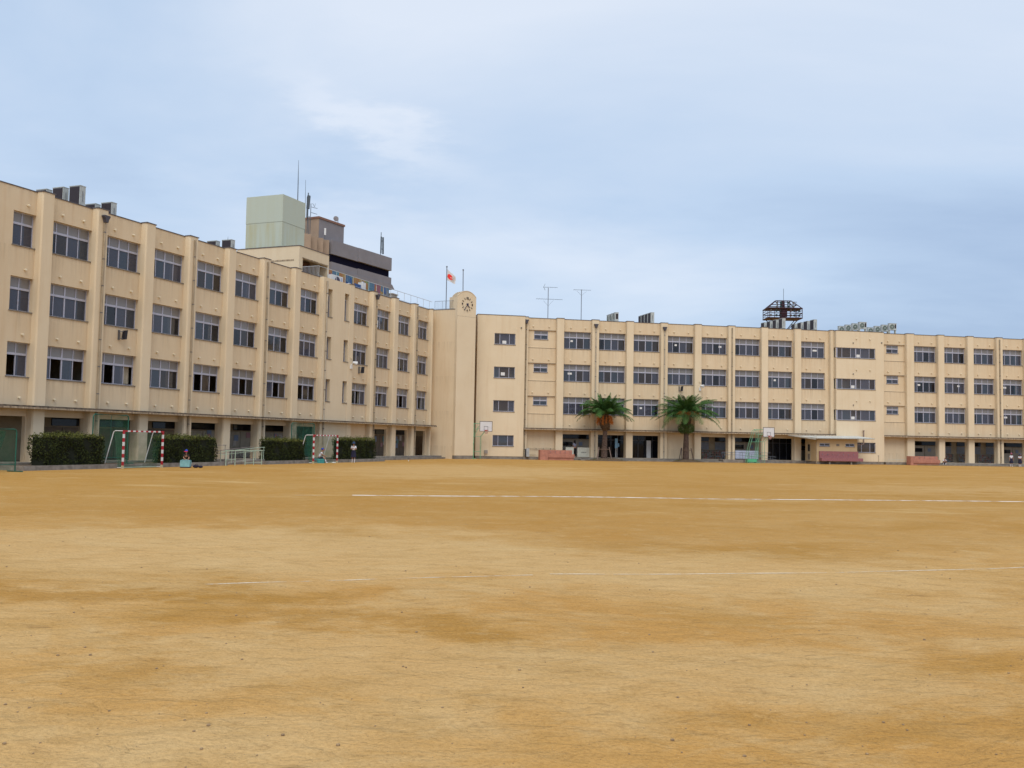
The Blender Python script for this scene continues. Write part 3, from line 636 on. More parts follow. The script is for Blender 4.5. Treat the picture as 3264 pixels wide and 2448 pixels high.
# projecting stair block
m = MB(); hs = [(17.73, 19.99, 4.99 + H * j + .03, 6.16 + H * j + .03) for j in range(3)] + [(17.73, 19.99, 1.38, 2.52)]
wallgrid(m, 15.9, 21.02, .3, 15.2, -.93, .2, hs); m.box(15.9, 16.1, -.73, 0, .3, 15.2); m.box(20.82, 21.02, -.73, 0, .3, 15.2); m.build('stair_block', CREAM2, right, RF)
m = MB(); m.box(15.93, 21.0, -.90, -.02, -.1, .299); m.build('plinth', CONC, right, RF)
m = MB(); m.box(15.87, 21.05, -.96, .0, 15.2, 15.255); m.build('parapet_cap', CAP, right, RF)
for i, h_ in enumerate(hs):
    wn = window(right, RF, h_[0], h_[1], h_[2], h_[3], -.93, 3, 0, weights=(.6, 1.05, .65), depth=.10)
    if i in (1, 2):
        p = MB(); xx = 18.6 if i == 2 else 18.5; p.box(xx, xx + .42, -.83, -.82, h_[2] + (.08 if i == 2 else .25), h_[2] + (.4 if i == 2 else .58)); p.build('notice_paper', WHITE, wn, RF)
# vent on stair block
m = MB(); m.tube([(20.6, -.93, 13.95), (20.6, -1.02, 13.95)], .07, 10); m.build('round_vent', CAP, right, RF)
# projecting bay with ribbon windows
hs = [(57.34, 62.16, 4.98 + H * j, 6.15 + H * j) for j in range(3)] + [(59.3, 62.14, 1.34, 2.47)]
m = MB(); wallgrid(m, 57.34, 63.24, .3, 15.15, -.93, .2, [(57.34 - 1, b, c, d) if a < 58 else (a, b, c, d) for a, b, c, d in hs])
m.box(63.04, 63.24, -.73, 0, .3, 15.15)
for z0, z1 in ((.3, 4.98), (6.15, 8.53), (9.70, 12.08), (13.25, 15.15)): m.box(57.24, 57.338, -.93, 0, z0, z1)
m.build('ribbon_window_bay', CREAM2, right, RF)
m = MB(); m.box(57.27, 63.2, -.90, -.02, -.1, .299); m.build('plinth', CONC, right, RF)
m = MB(); m.box(57.2, 63.28, -.96, .0, 15.15, 15.205); m.build('parapet_cap', CAP, right, RF)
for i, h_ in enumerate(hs[:3]):
    wn = window(right, RF, 57.34, 62.14, h_[2], h_[3], -.93, 6, 0, weights=(.66, 1.08, .63, .62, 1.09, .72), depth=.08)
    ps = MB(); ps.box(59.67, 59.77, -.87, -.80, h_[2], h_[3]); ps.box(57.30, 57.42, -.87, -.75, h_[2], h_[3]); ps.build('mullion', ALU, wn, RF)
    sg = MB(); sg.quad((57.32, -.75, h_[2] + .05), (57.32, -.02, h_[2] + .05), (57.32, -.02, h_[3] - .05), (57.32, -.75, h_[3] - .05)); sg.build('side_pane', GLASS, wn, RF)
    xx = 59.83 if i == 2 else 59.15
    p = MB(); p.box(xx, xx + .42, -.84, -.83, h_[2] + .1, h_[2] + .42); p.build('notice_paper', WHITE, wn, RF)
    for x in (59.75, 61.45): peg(right, RF, x, -.93, h_[3] + 1.05)
    m = MB(); m.tube([(59.35, -.93, h_[3] + .55), (59.35, -1.02, h_[3] + .55)], .06, 10); m.build('round_vent', CAP, right, RF)
window(right, RF, 59.3, 62.14, 1.34, 2.47, -.93, 3, 0, weights=(1.1, 1.05, .65), depth=.10)
m = MB(); m.tube([(62.95, -.93, 13.95), (62.95, -1.02, 13.95)], .07, 10); m.build('round_vent', CAP, right, RF)
# brown panel painting in the shade of the deep gap between tower and stair block
m = MB(); m.box(15.2, 15.895, -.10, -.03, .0, PAR); m.build('recess_shade_panel', BROWN, right, RF)
# canopy
for a, b in ((21.03, 57.23), (63.25, 94)):
    m = MB(); m.box(a, b, -.95, .0, 3.23, 3.36); m.build('canopy', MOSS, right, RF)
    m = MB(); m.box(a, b, -.975, -.95, 3.15, 3.26); m.box(a, b, -.95, 0, 3.20, 3.23); m.build('canopy_drip_edge', EDGE, right, RF)
for x, hp, z1, pal in ((28.98, 1, 14.35, 1), (36.83, 1, 14.35, 1), (44.78, 0, 15, 0), (78.72, 0, 15.0, 0)): pipe(right, RF, x, -.53, .35, z1, hp, pal)
pipe(right, RF, 21.25, -.53, .35, 14.5, 1)
# ground floor
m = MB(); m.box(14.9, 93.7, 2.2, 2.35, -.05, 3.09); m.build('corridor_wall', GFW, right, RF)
m = MB(); m.box(14.9, 93.7, .26, 2.19, -.05, .31); m.build('corridor_floor', CONC, right, RF)
m = MB(); wallgrid(m, 40.87, 41.2, .3, 2.8, .26, 1.9, []); wallgrid(m, 37.4, 37.7, .3, 2.8, .26, 1.9, []); m.build('partition', GFW, right, RF)
def gf(k, kind):
    sh = 2.2 * Rul[k] / 100; a = Rul[k] + sh - .1; b = Rur[k] + sh + .1; w_ = b - a
    if kind == 'shoes':
        segs = {9: [], 10: [(a + .1, a + 1.3), (a + 2.05, b)], 11: [(a + .75, b)], 5: [(a + .3, b)], 6: []}[k]
        for s0, s1 in segs:
            n = max(2, round((s1 - s0) / .21)); m = MB()
            for q in range(n + 1): x = s0 + (s1 - s0) * q / n; m.box(x - .012, x + .012, 1.9, 2.19, .34, 1.32)
            for q in range(6): z = .34 + .192 * q; m.box(s0, s1, 1.895, 2.19, z, z + .025)
            so = m.build('shoe_locker', DOORL, right, RF)
            sh_ = MB(); rr = random.Random(k * 7)
            for q in range(n):
                for z in range(5):
                    if rr.random() < .8:
                        x = s0 + (s1 - s0) * (q + .2) / n; sh_.m = rr.randrange(3); sh_.box(x, x + .12, 1.95, 2.15, .37 + .192 * z, .37 + .192 * z + .08)
            sh_.build('shoes', [BLACK, POST[0], RED], so, RF)
        for xa, xb in ((a + .05, a + 1.2), (a + 1.95, b)): m = MB(); m.box(xa, xb, 2.13, 2.2, 2.27, 2.74); m.build('transom_window', DGLASS, right, RF)
        m = MB(); m.box(a + .1, a + 1.2, 2.16, 2.2, 1.36, 2.2); m.box(a + 1.95, b, 2.16, 2.2, 1.36, 2.2); m.build('notice_board', mat('board_grey_blue', (.21, .23, .27), .8, var=.25, scale=4), right, RF)
    elif kind == 'glass':
        m = MB(); m.box(a, b, 2.1, 2.2, .32, 2.9); m.build('entrance_glass', DGLASS, right, RF)
        f_ = MB()
        for x in np.linspace(a, b, 5): f_.box(x - .03, x + .03, 2.04, 2.1, .32, 2.9)
        f_.box(a, b, 2.045, 2.1, 2.2, 2.26); f_.build('entrance_frame', ALUD, right, RF)
    elif kind == 'doors':
        m = MB(); m.box(a + .1, a + w_ * .48, 2.13, 2.2, .32, 2.2); m.box(a + w_ * .5, b - .15, 2.13, 2.2, .32, 2.2); dd = m.build('sliding_door', DOORL, right, RF)
        m = MB(); m.box(a + .2, a + w_ * .4, 2.11, 2.13, 1.5, 1.95); m.build('door_window', DGLASS, dd, RF)
        m = MB(); m.box(a + .1, b - .1, 2.13, 2.2, 2.3, 2.76); m.build('transom_window', DGLASS, right, RF)
        m = MB(); m.box(a + w_ * .62, a + w_ * .74, 2.10, 2.13, 1.55, 1.95); m.build('poster', POST[0], dd, RF)
gf(1, 'doors'); gf(2, 'glass'); gf(3, 'glass'); gf(5, 'shoes'); gf(6, 'doors'); gf(7, 'glass'); gf(8, 'doors'); gf(9, 'doors'); gf(10, 'shoes'); gf(11, 'shoes'); gf(12, 'doors'); gf(13, 'doors')
# shutter panel inside the dark entrance
m = MB(); m.box(35.6, 36.1, 1.6, 1.66, .32, 2.25); m.build('white_shutter', WHITE, right, RF)
# low white doors in the first bay
for (a, b, l_) in ((25.9, 26.8, 0), (27.21, 28.56, 1)):
    m = MB(); m.box(a, b, -.03, .03, .34, 1.36); o = m.build('low_door', OFFW, right, RF)
    if l_:
        m = MB(); 
        for q in range(7): m.box(27.6 + q * .09, 27.66 + q * .09, -.045, -.031, .80, .80 + .04 + .04 * (q % 2))
        m.build('painted_lettering', BLACK, o, RF)
# dark stair recess
# aprons
ap = MB(); ap.box(21.0, 57.2, -1.15, -.001, .0, .30); ap.box(63.3, 94, -1.15, -.001, 0, .29); structure(ap.build('concrete_apron', CONC, F=RF))
ap = MB(); ap.box(28, 87.98, -1.3, -.001, .0, .305); structure(ap.build('concrete_apron', CONC, F=LF))
ap = MB(); ap.box(73, 87.9, -1.75, -1.301, .0, .16); structure(ap.build('concrete_step', CONC, F=LF))
ap = MB(); ap.box(66.5, 94, -2.3, -1.151, .0, .10); ap.box(27, 45, -2.2, -1.151, 0, .12); structure(ap.build('concrete_step', CONC, F=RF))

# ---------------------------------------------------------------- planters + hedges, left wing
def planter(a, b, y0, y1, label, group='kerbed planting beds along the left wing'):
    t = thing('planter', label, 'planter', LF, ((a + b) / 2, y0, 0), group)
    m = MB(); m.box(a, b, y0, y0 + .15, 0, .24); m.box(a, a + .15, y0 + .15, y1, 0, .24); m.box(b - .15, b, y0 + .15, y1, 0, .24); m.build('kerb', KERB, t, LF)
    m = MB(); m.box(a + .15, b - .15, y0 + .15, y1, 0, .2); m.build('soil', SOIL, t, LF)
planter(35.2, 50.9, -3.9, -1.31, 'long grey concrete planter holding the two nearest hedges')
planter(54.9, 71.6, -3.9, -1.31, 'grey concrete planter under the two hedges before the far doors')
LEAFS = []
def leafmat(name, a, b):
    m = bpy.data.materials.new(name); m.use_nodes = True; t = m.node_tree; bs = t.nodes['Principled BSDF']; L = t.links.new
    bs.inputs['Roughness'].default_value = .7; bs.inputs['Specular IOR Level'].default_value = .12
    g_ = N(t, 'ShaderNodeNewGeometry'); n = N(t, 'ShaderNodeTexNoise', inp={'Scale': 2.5, 'Detail': 3}); L(g_.outputs['Position'], n.inputs['Vector'])
    wn = N(t, 'ShaderNodeMath', operation='ADD'); L(n.outputs['Fac'], wn.inputs[0]); L(g_.outputs['Random Per Island'], wn.inputs[1])
    r = N(t, 'ShaderNodeValToRGB'); e = r.color_ramp.elements; e[0].position = .5; e[0].color = (*a, 1); e[1].position = 1.35 / 1.0 if False else 1.0; e[1].color = (*b, 1); L(wn.outputs[0], r.inputs[0]); L(r.outputs[0], bs.inputs['Base Color'])
    MATS[name] = m; return m
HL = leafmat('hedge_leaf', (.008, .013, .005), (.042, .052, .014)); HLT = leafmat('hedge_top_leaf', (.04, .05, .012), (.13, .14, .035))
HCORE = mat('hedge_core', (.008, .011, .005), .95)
def hedge(a, b, label, seed, z0=.2, z1=1.78, y0=-3.45, y1=-2.2):
    t = thing('hedge', label, 'hedge', LF, ((a + b) / 2, (y0 + y1) / 2, z0), 'clipped hedges along the left wing'); R = random.Random(seed)
    m = MB(); m.box(a + .12, b - .12, y0 + .12, y1 - .12, z0, z1 - .12); m.build('hedge_core', HCORE, t, LF)
    m = MB()
    def bulge(x, y, z): return .10 * math.sin(2.3 * x + seed) * math.cos(3.1 * z + x) + .05 * math.sin(5.7 * x + 3 * z + seed)
    def leaf(c, s, mi, nrm):
        m.m = mi; c = Vector(c); t1 = Vector((R.gauss(0, 1), R.gauss(0, 1), R.gauss(0, 1))).normalized(); t2 = t1.cross((Vector(nrm) + .9 * Vector((R.gauss(0, 1), R.gauss(0, 1), R.gauss(0, 1)))).normalized()).normalized()
        m.quad(c - t1 * s, c - t2 * s * .5, c + t1 * s, c + t2 * s * .5)
    A = (b - a); 
    for i in range(int(A * 1500)):
        q = R.random()
        if q < .5: p = (a + A * R.random(), y0, z0 + (z1 - z0) * R.random()); n_ = (0, -1, 0)
        elif q < .72: p = (a + A * R.random(), y0 + (y1 - y0) * R.random(), z1); n_ = (0, 0, 1)
        elif q < .86: p = (a, y0 + (y1 - y0) * R.random(), z0 + (z1 - z0) * R.random()); n_ = (-1, 0, 0)
        elif q < .93: p = (b, y0 + (y1 - y0) * R.random(), z0 + (z1 - z0) * R.random()); n_ = (1, 0, 0)
        else: p = (a + A * R.random(), y1, z0 + (z1 - z0) * R.random()); n_ = (0, 1, 0)
        d_ = bulge(*p) - .10 * R.random(); top = p[2] > z1 - .22 * R.random()
        if n_[2] and R.random() < .3: d_ += .16 * R.random()
        c = [p[k] + n_[k] * d_ for k in range(3)]
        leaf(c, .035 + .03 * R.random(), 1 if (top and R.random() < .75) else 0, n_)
    for i in range(int(A * 26)):   # stray shoots
        x = a + A * R.random(); y = y0 + (y1 - y0) * R.random(); hgt = .08 + .24 * R.random() ** 2.5
        for s in range(4): leaf((x + R.gauss(0, .02), y + R.gauss(0, .02), z1 + hgt * s / 3), .04, 1, (0, 0, 1))
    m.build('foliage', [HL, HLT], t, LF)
hedge(36.95, 40.9, 'dark clipped box hedge left of the nearer goal, nearest of the four', 1)
hedge(45.9, 50.35, 'dark clipped hedge behind the boy in the black shirt', 2)
hedge(56.4, 60.4, 'dark clipped hedge between the ramp railing and the farther goal', 3, z1=1.72)
hedge(65.9, 70.8, 'dark clipped hedge behind the standing girl, farthest of the four', 4, z1=1.86)

# ---------------------------------------------------------------- nets
def netmat(name, col, cell, thick):
    m = bpy.data.materials.new(name); m.use_nodes = True; t = m.node_tree; b = t.nodes['Principled BSDF']; L = t.links.new
    b.inputs['Base Color'].default_value = (*col, 1); b.inputs['Alpha'].default_value = thick; b.inputs['Roughness'].default_value = .8
    n = N(t, 'ShaderNodeTexNoise', inp={'Scale': 2.0, 'Detail': 3}); g_ = N(t, 'ShaderNodeNewGeometry'); L(g_.outputs['Position'], n.inputs['Vector'])
    r = N(t, 'ShaderNodeMapRange', inp={1: .3, 2: .7, 3: thick * .55, 4: thick * 1.5}); L(n.outputs['Fac'], r.inputs[0]); L(r.outputs[0], b.inputs['Alpha'])
    MATS[name] = m; return m
NET = netmat('green_net', (.03, .14, .07), 20, .24); NETD = netmat('dark_green_net', (.012, .09, .055), 20, .5)
def cloth(m, P00, P10, P11, P01, nu=14, nv=14, sag=.12, seed=0, ax=(0, 1, 0)):
    P00, P10, P11, P01 = map(Vector, (P00, P10, P11, P01)); ax = Vector(ax); G = {}
    for i in range(nu + 1):
        for j in range(nv + 1):
            u_, v_ = i / nu, j / nv; p = P00.lerp(P10, u_).lerp(P01.lerp(P11, u_), v_)
            G[i, j] = p + ax * sag * math.sin(math.pi * v_) * (math.sin(math.pi * u_) + .3 * math.sin(9 * u_ + seed))
    for i in range(nu):
        for j in range(nv): m.quad(G[i, j], G[i + 1, j], G[i + 1, j + 1], G[i, j + 1])
def goal(u0, u1, label):
    yF = -4.3; t = thing('handball_goal', label, 'goal', LF, ((u0 + u1) / 2, yF, 0), 'handball goals in front of the left wing'); s = .045
    def striped(name, p, q, n):
        m = MB(); p = Vector(p); q = Vector(q)
        for i in range(n):
            a = p.lerp(q, i / n); b = p.lerp(q, (i + 1) / n); m.m = i % 2
            if abs((q - p).z) > 1: m.box(a.x - s, a.x + s, yF - s, yF + s, min(a.z, b.z), max(a.z, b.z))
            else: m.box(min(a.x, b.x), max(a.x, b.x), yF - s + .003, yF + s - .003, 2.04, 2.123)
        m.build(name, [RED, GWHITE], t, LF)
    for x in (u0, u1):
        striped('post', (x, yF, 2.13), (x, yF, .17), 9)
        m = MB(); m.box(x - .055, x + .055, yF - .055, yF + .055, 0, .169); m.build('post_foot', YCON, t, LF)
    striped('crossbar', (u0 + .046, yF, 2.1), (u1 - .046, yF, 2.1), 15)
    for x in (u0, u1):
        m = MB(); m.tube([(x, yF + .05, 2.09), (x, yF + .62, 2.09), (x, yF + .72, 2.04), (x, yF + .77, 1.93), (x, yF + 1.28, .27)], .026, 8); m.build('back_stay', GWHITE, t, LF)
        m = MB(); m.tube([(x, yF + .05, .05), (x, yF + .38, .05)], .022, 6); m.build('ground_bar', GWHITE, t, LF)
    m = MB(); m.tube([(u0 + .05, yF + .36, .045), (u1 - .05, yF + .36, .045)], .025, 6); m.build('rear_bar', PALEG, t, LF)
    m = MB(); cloth(m, (u0, yF + .38, .06), (u1, yF + .38, .06), (u1, yF + .1, 2.05), (u0, yF + .1, 2.05), sag=.2, seed=u0)
    cloth(m, (u0, yF + .38, .06), (u0, yF + .04, .06), (u0, yF + .04, 2.05), (u0, yF + .7, 2.05), 6, 10, sag=.05, ax=(1, 0, 0)); m.build('net', NET, t, LF, smooth=True)
goal(41.36, 44.42, 'red and white striped handball goal, nearer one, left of the boy in black')
goal(60.16, 63.4, 'red and white striped handball goal, farther one, behind the boy in the white shirt')
def screen(a, b, y, z0, z1, label, m_=NETD, feet=True):
    t = thing('net_screen', label, 'net screen', LF, ((a + b) / 2, y, z0), 'green ball-stop net screens')
    m = MB(); r = .15; m.tube([(a, y, z0), (a, y, z1 - r), (a + r * .3, y, z1 - r * .3), (a + r, y, z1), (b - r, y, z1), (b - r * .3, y, z1 - r * .3), (b, y, z1 - r), (b, y, z0)], .035, 8)
    m.tube([(a, y, z0 + .35), (b, y, z0 + .35)], .02, 6)
    m.tube([((a + b) / 2, y, z0 + .35), ((a + b) / 2, y, z1)], .012, 6)
    if feet: m.tube([(a, y - .5, z0 + .03), (a, y + .5, z0 + .03)], .03, 6); m.tube([(b, y - .5, z0 + .03), (b, y + .5, z0 + .03)], .03, 6)
    m.build('frame', NETF, t, LF); m = MB(); cloth(m, (a, y, z0 + .05), (b, y, z0 + .05), (b, y, z1 - .03), (a, y, z1 - .03), sag=.10, seed=a); m.build('net', m_, t, LF, smooth=True)
    return t
tt = screen(31.2, 34.1, -4.6, 0, 2.05, 'green tube-framed net screen at the left edge of the yard', NET)
m = MB(); cloth(m, (31.3, -4.1, .05), (33.2, -4.1, .05), (33.6, -4.5, 1.95), (31.3, -4.5, 1.95), sag=.25, seed=2); m.build('bunched_net', NETD, tt, LF, smooth=True)
screen(40.9, 43.55, -2.5, .2, 3.0, 'tall green framed net screen standing behind the nearer goal', NET)
screen(59.9, 62.9, -2.5, .2, 2.98, 'tall dark green net screen standing behind the farther goal', NETD)

# ---------------------------------------------------------------- ramp rails by the left wing
t = thing('barrier_rail', 'mint green tubular barrier at the foot of the ramp', 'railing', LF, (52.4, -3.95, 0))
m = MB(); m.box(50.55, 54.42, -4.0, -3.93, .93, 1.0); m.build('top_rail', PALEG, t, LF)
for x in (50.62, 51.55, 52.6, 53.5, 54.38):
    m = MB(); m.tube([(x, -3.965, 0), (x, -3.965, .94)], .032, 6); m.build('post', PALEG, t, LF)
m = MB(); m.tube([(52.6, -3.965, .14), (54.38, -3.965, .14)], .02, 6); m.tube([(50.6, -3.965, .36), (51.6, -3.965, .36)], .02); m.build('lower_rail', PALEG, t, LF)
t = thing('ramp', 'grey concrete access ramp with handrails between the hedges', 'ramp', LF, (54, -2.2, 0))
m = MB(); m.prismy([(51.2, 0), (56.2, 0), (56.2, .33), (55.6, .33)], -2.9, -1.9); m.build('ramp_slab', CONC, t, LF)
for y in (-2.86, -1.95):
    m = MB(); m.tube([(51.5, y, .86), (55.5, y, 1.14), (56.2, y, 1.16)], .022, 6); m.tube([(51.5, y, .66), (55.5, y, .92), (56.2, y, .94)], .018, 6)
    for x in (51.5, 52.6, 53.9, 55.2, 56.1): m.tube([(x, y, .05), (x, y, .87 + (x - 51.5) * .07)], .02, 6)
    m.build('handrail', mat('rail_rust', (.24, .20, .19), .6, var=.4, scale=5) if y > -2 else PALEG, t, LF)
m = MB(); m.tube([(50.6, -1.6, 1.28), (53.6, -1.6, 1.28)], .022, 6)
for x in (50.7, 52.65, 53.5): m.tube([(x, -1.6, .3), (x, -1.6, 1.28)], .02, 6)
m.build('landing_rail', mat('rail_rust', (.24, .20, .19), .6), t, LF)

# ---------------------------------------------------------------- basketball stands
def hoop(x0, y, label):
    # x0 = u of rear foot; board overhangs to the right
    F = RF; t = thing('basketball_hoop', label, 'basketball hoop', F, (x0 + 1, y, 0), 'wheeled basketball hoops')
    W_ = .5     # frame depth
    for q, yy in enumerate((y, y + W_)):
        m = MB(); m.tube([(x0, yy, .03), (x0, yy, .75), (x0 + .75, yy, 3.45), (x0 + .88, yy, 3.58), (x0 + 1.05, yy, 3.63), (x0 + 1.85, yy, 3.66)], .028, 8)
        m.tube([(x0 + 1.22, yy, .03), (x0 + 1.22, yy, 3.62)], .032, 8)
        m.tube([(x0 + 1.97, yy, .03), (x0 + 1.97, yy, 2.33), (x0 + 2.4, yy, 2.85)], .022, 8)
        m.tube([(x0, yy, .74), (x0 + 1.97, yy, .78)], .022); m.tube([(x0 + .48, yy, 2.28), (x0 + 1.97, yy, 2.33)], .022)
        m.tube([(x0 + .95, yy, .4), (x0 + 1.22, yy, 1.9)], .02); m.tube([(x0 + 1.28, yy, 2.4), (x0 + 1.75, yy, 3.4)], .02)
        m.tube([(x0 + 1.22, yy, 3.1), (x0 + 1.9, yy, 3.12)], .02); m.tube([(x0, yy, .03), (x0 + 1.5, yy, .03)], .028)
        m.build('side_frame', GREENP, t, F)
    m = MB()
    for xx, z in ((x0, .05), (x0 + 1.22, .05), (x0 + 1.22, 2.3), (x0 + .48, 2.28), (x0 + 1.22, 3.6), (x0 + 1.97, .78), (x0 + 1.97, 2.33)): m.tube([(xx, y, z), (xx, y + W_, z)], .02)
    m.build('cross_bars', GREENP, t, F)
    m = MB(); m.box(x0 + .08, x0 + 1.12, y + .05, y + W_ - .05, .12, .46); m.build('ballast_box', GREENL, t, F)
    for xx in (x0 + .2, x0 + 1.0):
        m = MB(); m.tube([(xx, y + .1, .07), (xx, y + .18, .07)], .07, 12); m.tube([(xx, y + W_ - .18, .07), (xx, y + W_ - .1, .07)], .07, 12); m.build('wheel', BLACK, t, F)
    # backboard: faces outward, parallel to its line of sight in the photo
    bx0, bx1, bz0, bz1, by = x0 + 1.8, x0 + 3.12, 2.86, 3.9, y - .02
    m = MB(); m.box(bx0, bx1, by, by + .04, bz0, bz1); bo = m.build('backboard', mat('board_white', (.66, .66, .68), .5, var=.12, scale=4), t, F)
    m = MB(); w = .035
    m.box(bx0 - .01, bx1 + .01, by - .012, by, bz0 - .01, bz0 + w); m.box(bx0 - .01, bx1 + .01, by - .012, by, bz1 - w, bz1 + .01); m.box(bx0 - .01, bx0 + w, by - .012, by, bz0 + w, bz1 - w); m.box(bx1 - w, bx1 + .01, by - .012, by, bz0 + w, bz1 - w)
    cx = (bx0 + bx1) / 2; a, b, c, d = cx - .21, cx + .21, bz0 + .13, bz0 + .53; w = .03
    m.box(a, b, by - .012, by, c, c + w); m.box(a, b, by - .012, by, d - w, d); m.box(a, a + w, by - .012, by, c + w, d - w); m.box(b - w, b, by - .012, by, c + w, d - w); m.build('board_lines', mat('board_line', (.05, .045, .06), .6), bo, F)
    m = MB(); rr = .2; pts = [(cx + rr * math.cos(a_), by - .3 + rr * math.sin(a_), 2.96) for a_ in np.linspace(0, 2 * math.pi, 17)]; m.tube(pts, .018, 6, False); m.box(cx - .06, cx + .06, by - .12, by - .013, 2.9, 3.0)
    ri = m.build('rim', mat('rim_orange', (.52, .08, .04), .5), t, F)
    m = MB()
    for k in range(12):
        a1 = k * math.pi / 6; a2 = a1 + .5; m.tube([(cx + .19 * math.cos(a1), by - .3 + .19 * math.sin(a1), 2.95), (cx + .11 * math.cos(a2), by - .3 + .11 * math.sin(a2), 2.62)], .006, 4); m.tube([(cx + .19 * math.cos(a2), by - .3 + .19 * math.sin(a2), 2.95), (cx + .11 * math.cos(a1), by - .3 + .11 * math.sin(a1), 2.62)], .006, 4)
    m.build('hoop_net', mat('net_pink', (.5, .3, .27), .8), ri, F)
hoop(14.25, -2.6, 'green basketball stand with white backboard before the clock tower')
hoop(45.35, -3.3, 'green basketball stand with white backboard between right palm and shed')

# ---------------------------------------------------------------- sinks
def sink(x0, x1, y0, y1, label, hi=1.05, step=True, left_step=False):
    t = thing('wash_trough', label, 'wash trough', RF, ((x0 + x1) / 2, (y0 + y1) / 2, 0), 'terracotta wash troughs'); 
    m = MB(); m.box(x0, x1 - (.16 if step else 0), y0 + .42, y1, 0, hi)          # splash wall
    m.box(x0, x0 + .85 if not left_step else x0 + .35, y0 + .02, y0 + .419, 0, hi * (1 if not left_step else .99)); m.build('splash_wall', TERRA, t, RF)
    m = MB(); a = x0 + .86 if not left_step else x0 + .36
    m.box(a, x1, y0, y0 + .40, .27, .64); m.box(a + .05, x1 - .05, y0 + .1, y0 + .40, 0, .262)
    m.build('basin', TERRA, t, RF)
    tp = MB()
    n = 5
    for i in range(n):
        x = a + .3 + i * (x1 - a - .7) / (n - 1); tp.tube([(x, y0 + .42, .86), (x, y0 + .30, .86), (x, y0 + .27, .80)], .018, 6); tp.ball((x, y0 + .36, .90), .03, 6, 4)
    tp.build('taps', STEELG, t, RF)
sink(22.5, 26.2, -2.6, -1.75, 'terracotta wash trough in front of the low white doors')
sink(65.6, 69.35, -2.4, -1.6, 'terracotta wash trough right of the shed beside the crouching child', 1.02, False, True)

# ---------------------------------------------------------------- shed + plum sink
shed = thing('shed', 'cream lean-to toilet block with white corrugated roof', 'shed', RF, (55.5, -2, 0))
SH = stucco('shed_render', (.54, .42, .26), (.48, .36, .21), (.40, .28, .15))
y0, y1 = -3.5, -.95
hs = [(53.75, 54.95, 1.98, 2.30), (56.85, 57.95, 1.98, 2.30)]
m = MB(); wallgrid(m, 53.4, 58.28, .30, 2.85, y0, .15, hs); m.box(53.4, 53.55, y0 + .15, y1, .30, 3.0); m.box(58.13, 58.28, y0 + .15, y1, .30, 2.9); m.build('wall', SH, shed, RF)
m = MB(); m.box(53.42, 58.26, y0 + .02, y1, 0, .30); m.build('plinth', CONC, shed, RF)
for h_ in hs: window(shed, RF, h_[0], h_[1], h_[2], h_[3], y0, 2, 0, depth=.05)
m = MB(); m.box(55.75, 56.1, y0 - .02, y0 + .01, 2.0, 2.25); m.build('vent_grille', SILL, shed, RF)
# side door
m = MB(); m.box(53.36, 53.40, -2.25, -1.45, .32, 2.3); d_ = m.build('door', mat('door_cream', (.50, .42, .28), .6, var=.1), shed, RF)
m = MB(); m.box(53.345, 53.36, -2.08, -1.62, 1.38, 2.15); m.build('door_window', DGLASS, d_, RF)
m = MB(); m.box(53.345, 53.36, -2.08, -1.62, .45, 1.1); m.build('louvre', SILL, d_, RF)
# roof: sheet sloping down to the front, skewed left edge, corrugated front edge
m = MB(); P = [(52.9, -4.2, 2.80), (60.0, -4.2, 2.86), (60.0, -.94, 3.12), (51.3, -.96, 3.12)]
m.quad(*P); m.quad(*[(p[0], p[1], p[2] - .045) for p in P[::-1]])
for i in range(4): a, b = P[i], P[(i + 1) % 4]; m.quad(a, (a[0], a[1], a[2] - .045), (b[0], b[1], b[2] - .045), b)
m.build('roof_sheet', mat('roof_white', (.58, .56, .50), .6, var=.3, scale=3), shed, RF)
m = MB(); a, b = Vector(P[3]), Vector(P[0]); m.quad((a.x, a.y, a.z - .05), (b.x, b.y, b.z - .13), (b.x, b.y, b.z + .03), (a.x, a.y, a.z + .03)); m.quad((a.x + .04, a.y, a.z + .03), (b.x + .04, b.y, b.z + .03), (b.x + .04, b.y, b.z - .13), (a.x + .04, a.y, a.z - .05)); m.quad((a.x, a.y, a.z + .03), (b.x, b.y, b.z + .03), (b.x + .04, b.y, b.z + .03), (a.x + .04, a.y, a.z + .03)); m.build('barge_board', mat('roof_white', (.58, .56, .50)), shed, RF)
m = MB(); n = 180; prev = None; cor = []
for i in range(n + 1):
    x = 52.92 + 7.06 * i / n; z = 2.84 + .06 * (x - 52.9) / 7.1 + .035 * math.sin(i / n * 2 * math.pi * 38)
    cor.append((x, z))
for i in range(n):
    (xa, za_), (xb, zb_) = cor[i], cor[i + 1]; m.quad((xa, -4.28, za_), (xb, -4.28, zb_), (xb, -.97, zb_ + .26), (xa, -.97, za_ + .26))
    m.quad((xa, -4.28, za_ - .02), (xb, -4.28, zb_ - .02), (xb, -4.28, zb_), (xa, -4.28, za_))
m.build('corrugated_sheet', mat('corrugated', (.62, .64, .62), .5, var=.25, scale=3), shed, RF)
m = MB(); m.tube([(53.33, y0 - .06, .05), (53.33, y0 - .06, 2.6), (53.9, y0 - .3, 2.78)], .035, 8); m.build('downpipe', PIPE, shed, RF)
m = MB(); m.tube([(60.55, -1.1, 3.8), (60.55, -1.1, 2.45), (60.5, -1.15, 2.30), (60.35, -1.2, 2.25), (58.3, -1.3, 2.22)], .055, 8); m.tube([(60.55, -1.1, 3.78), (60.55, -1.1, 3.84)], .11, 10); m.build('vent_pipe', mat('pipe_pinkish', (.26, .18, .16), .6, var=.4, scale=8), shed, RF)
t = thing('wash_trough', 'plum tiled wash trough along the shed front', 'wash trough', RF, (56, -4, 0))
m = MB(); m.box(53.65, 58.3, y0 - .16, y0 - .021, .42, 1.43); m.build('splash_wall', TERRA2, t, RF)
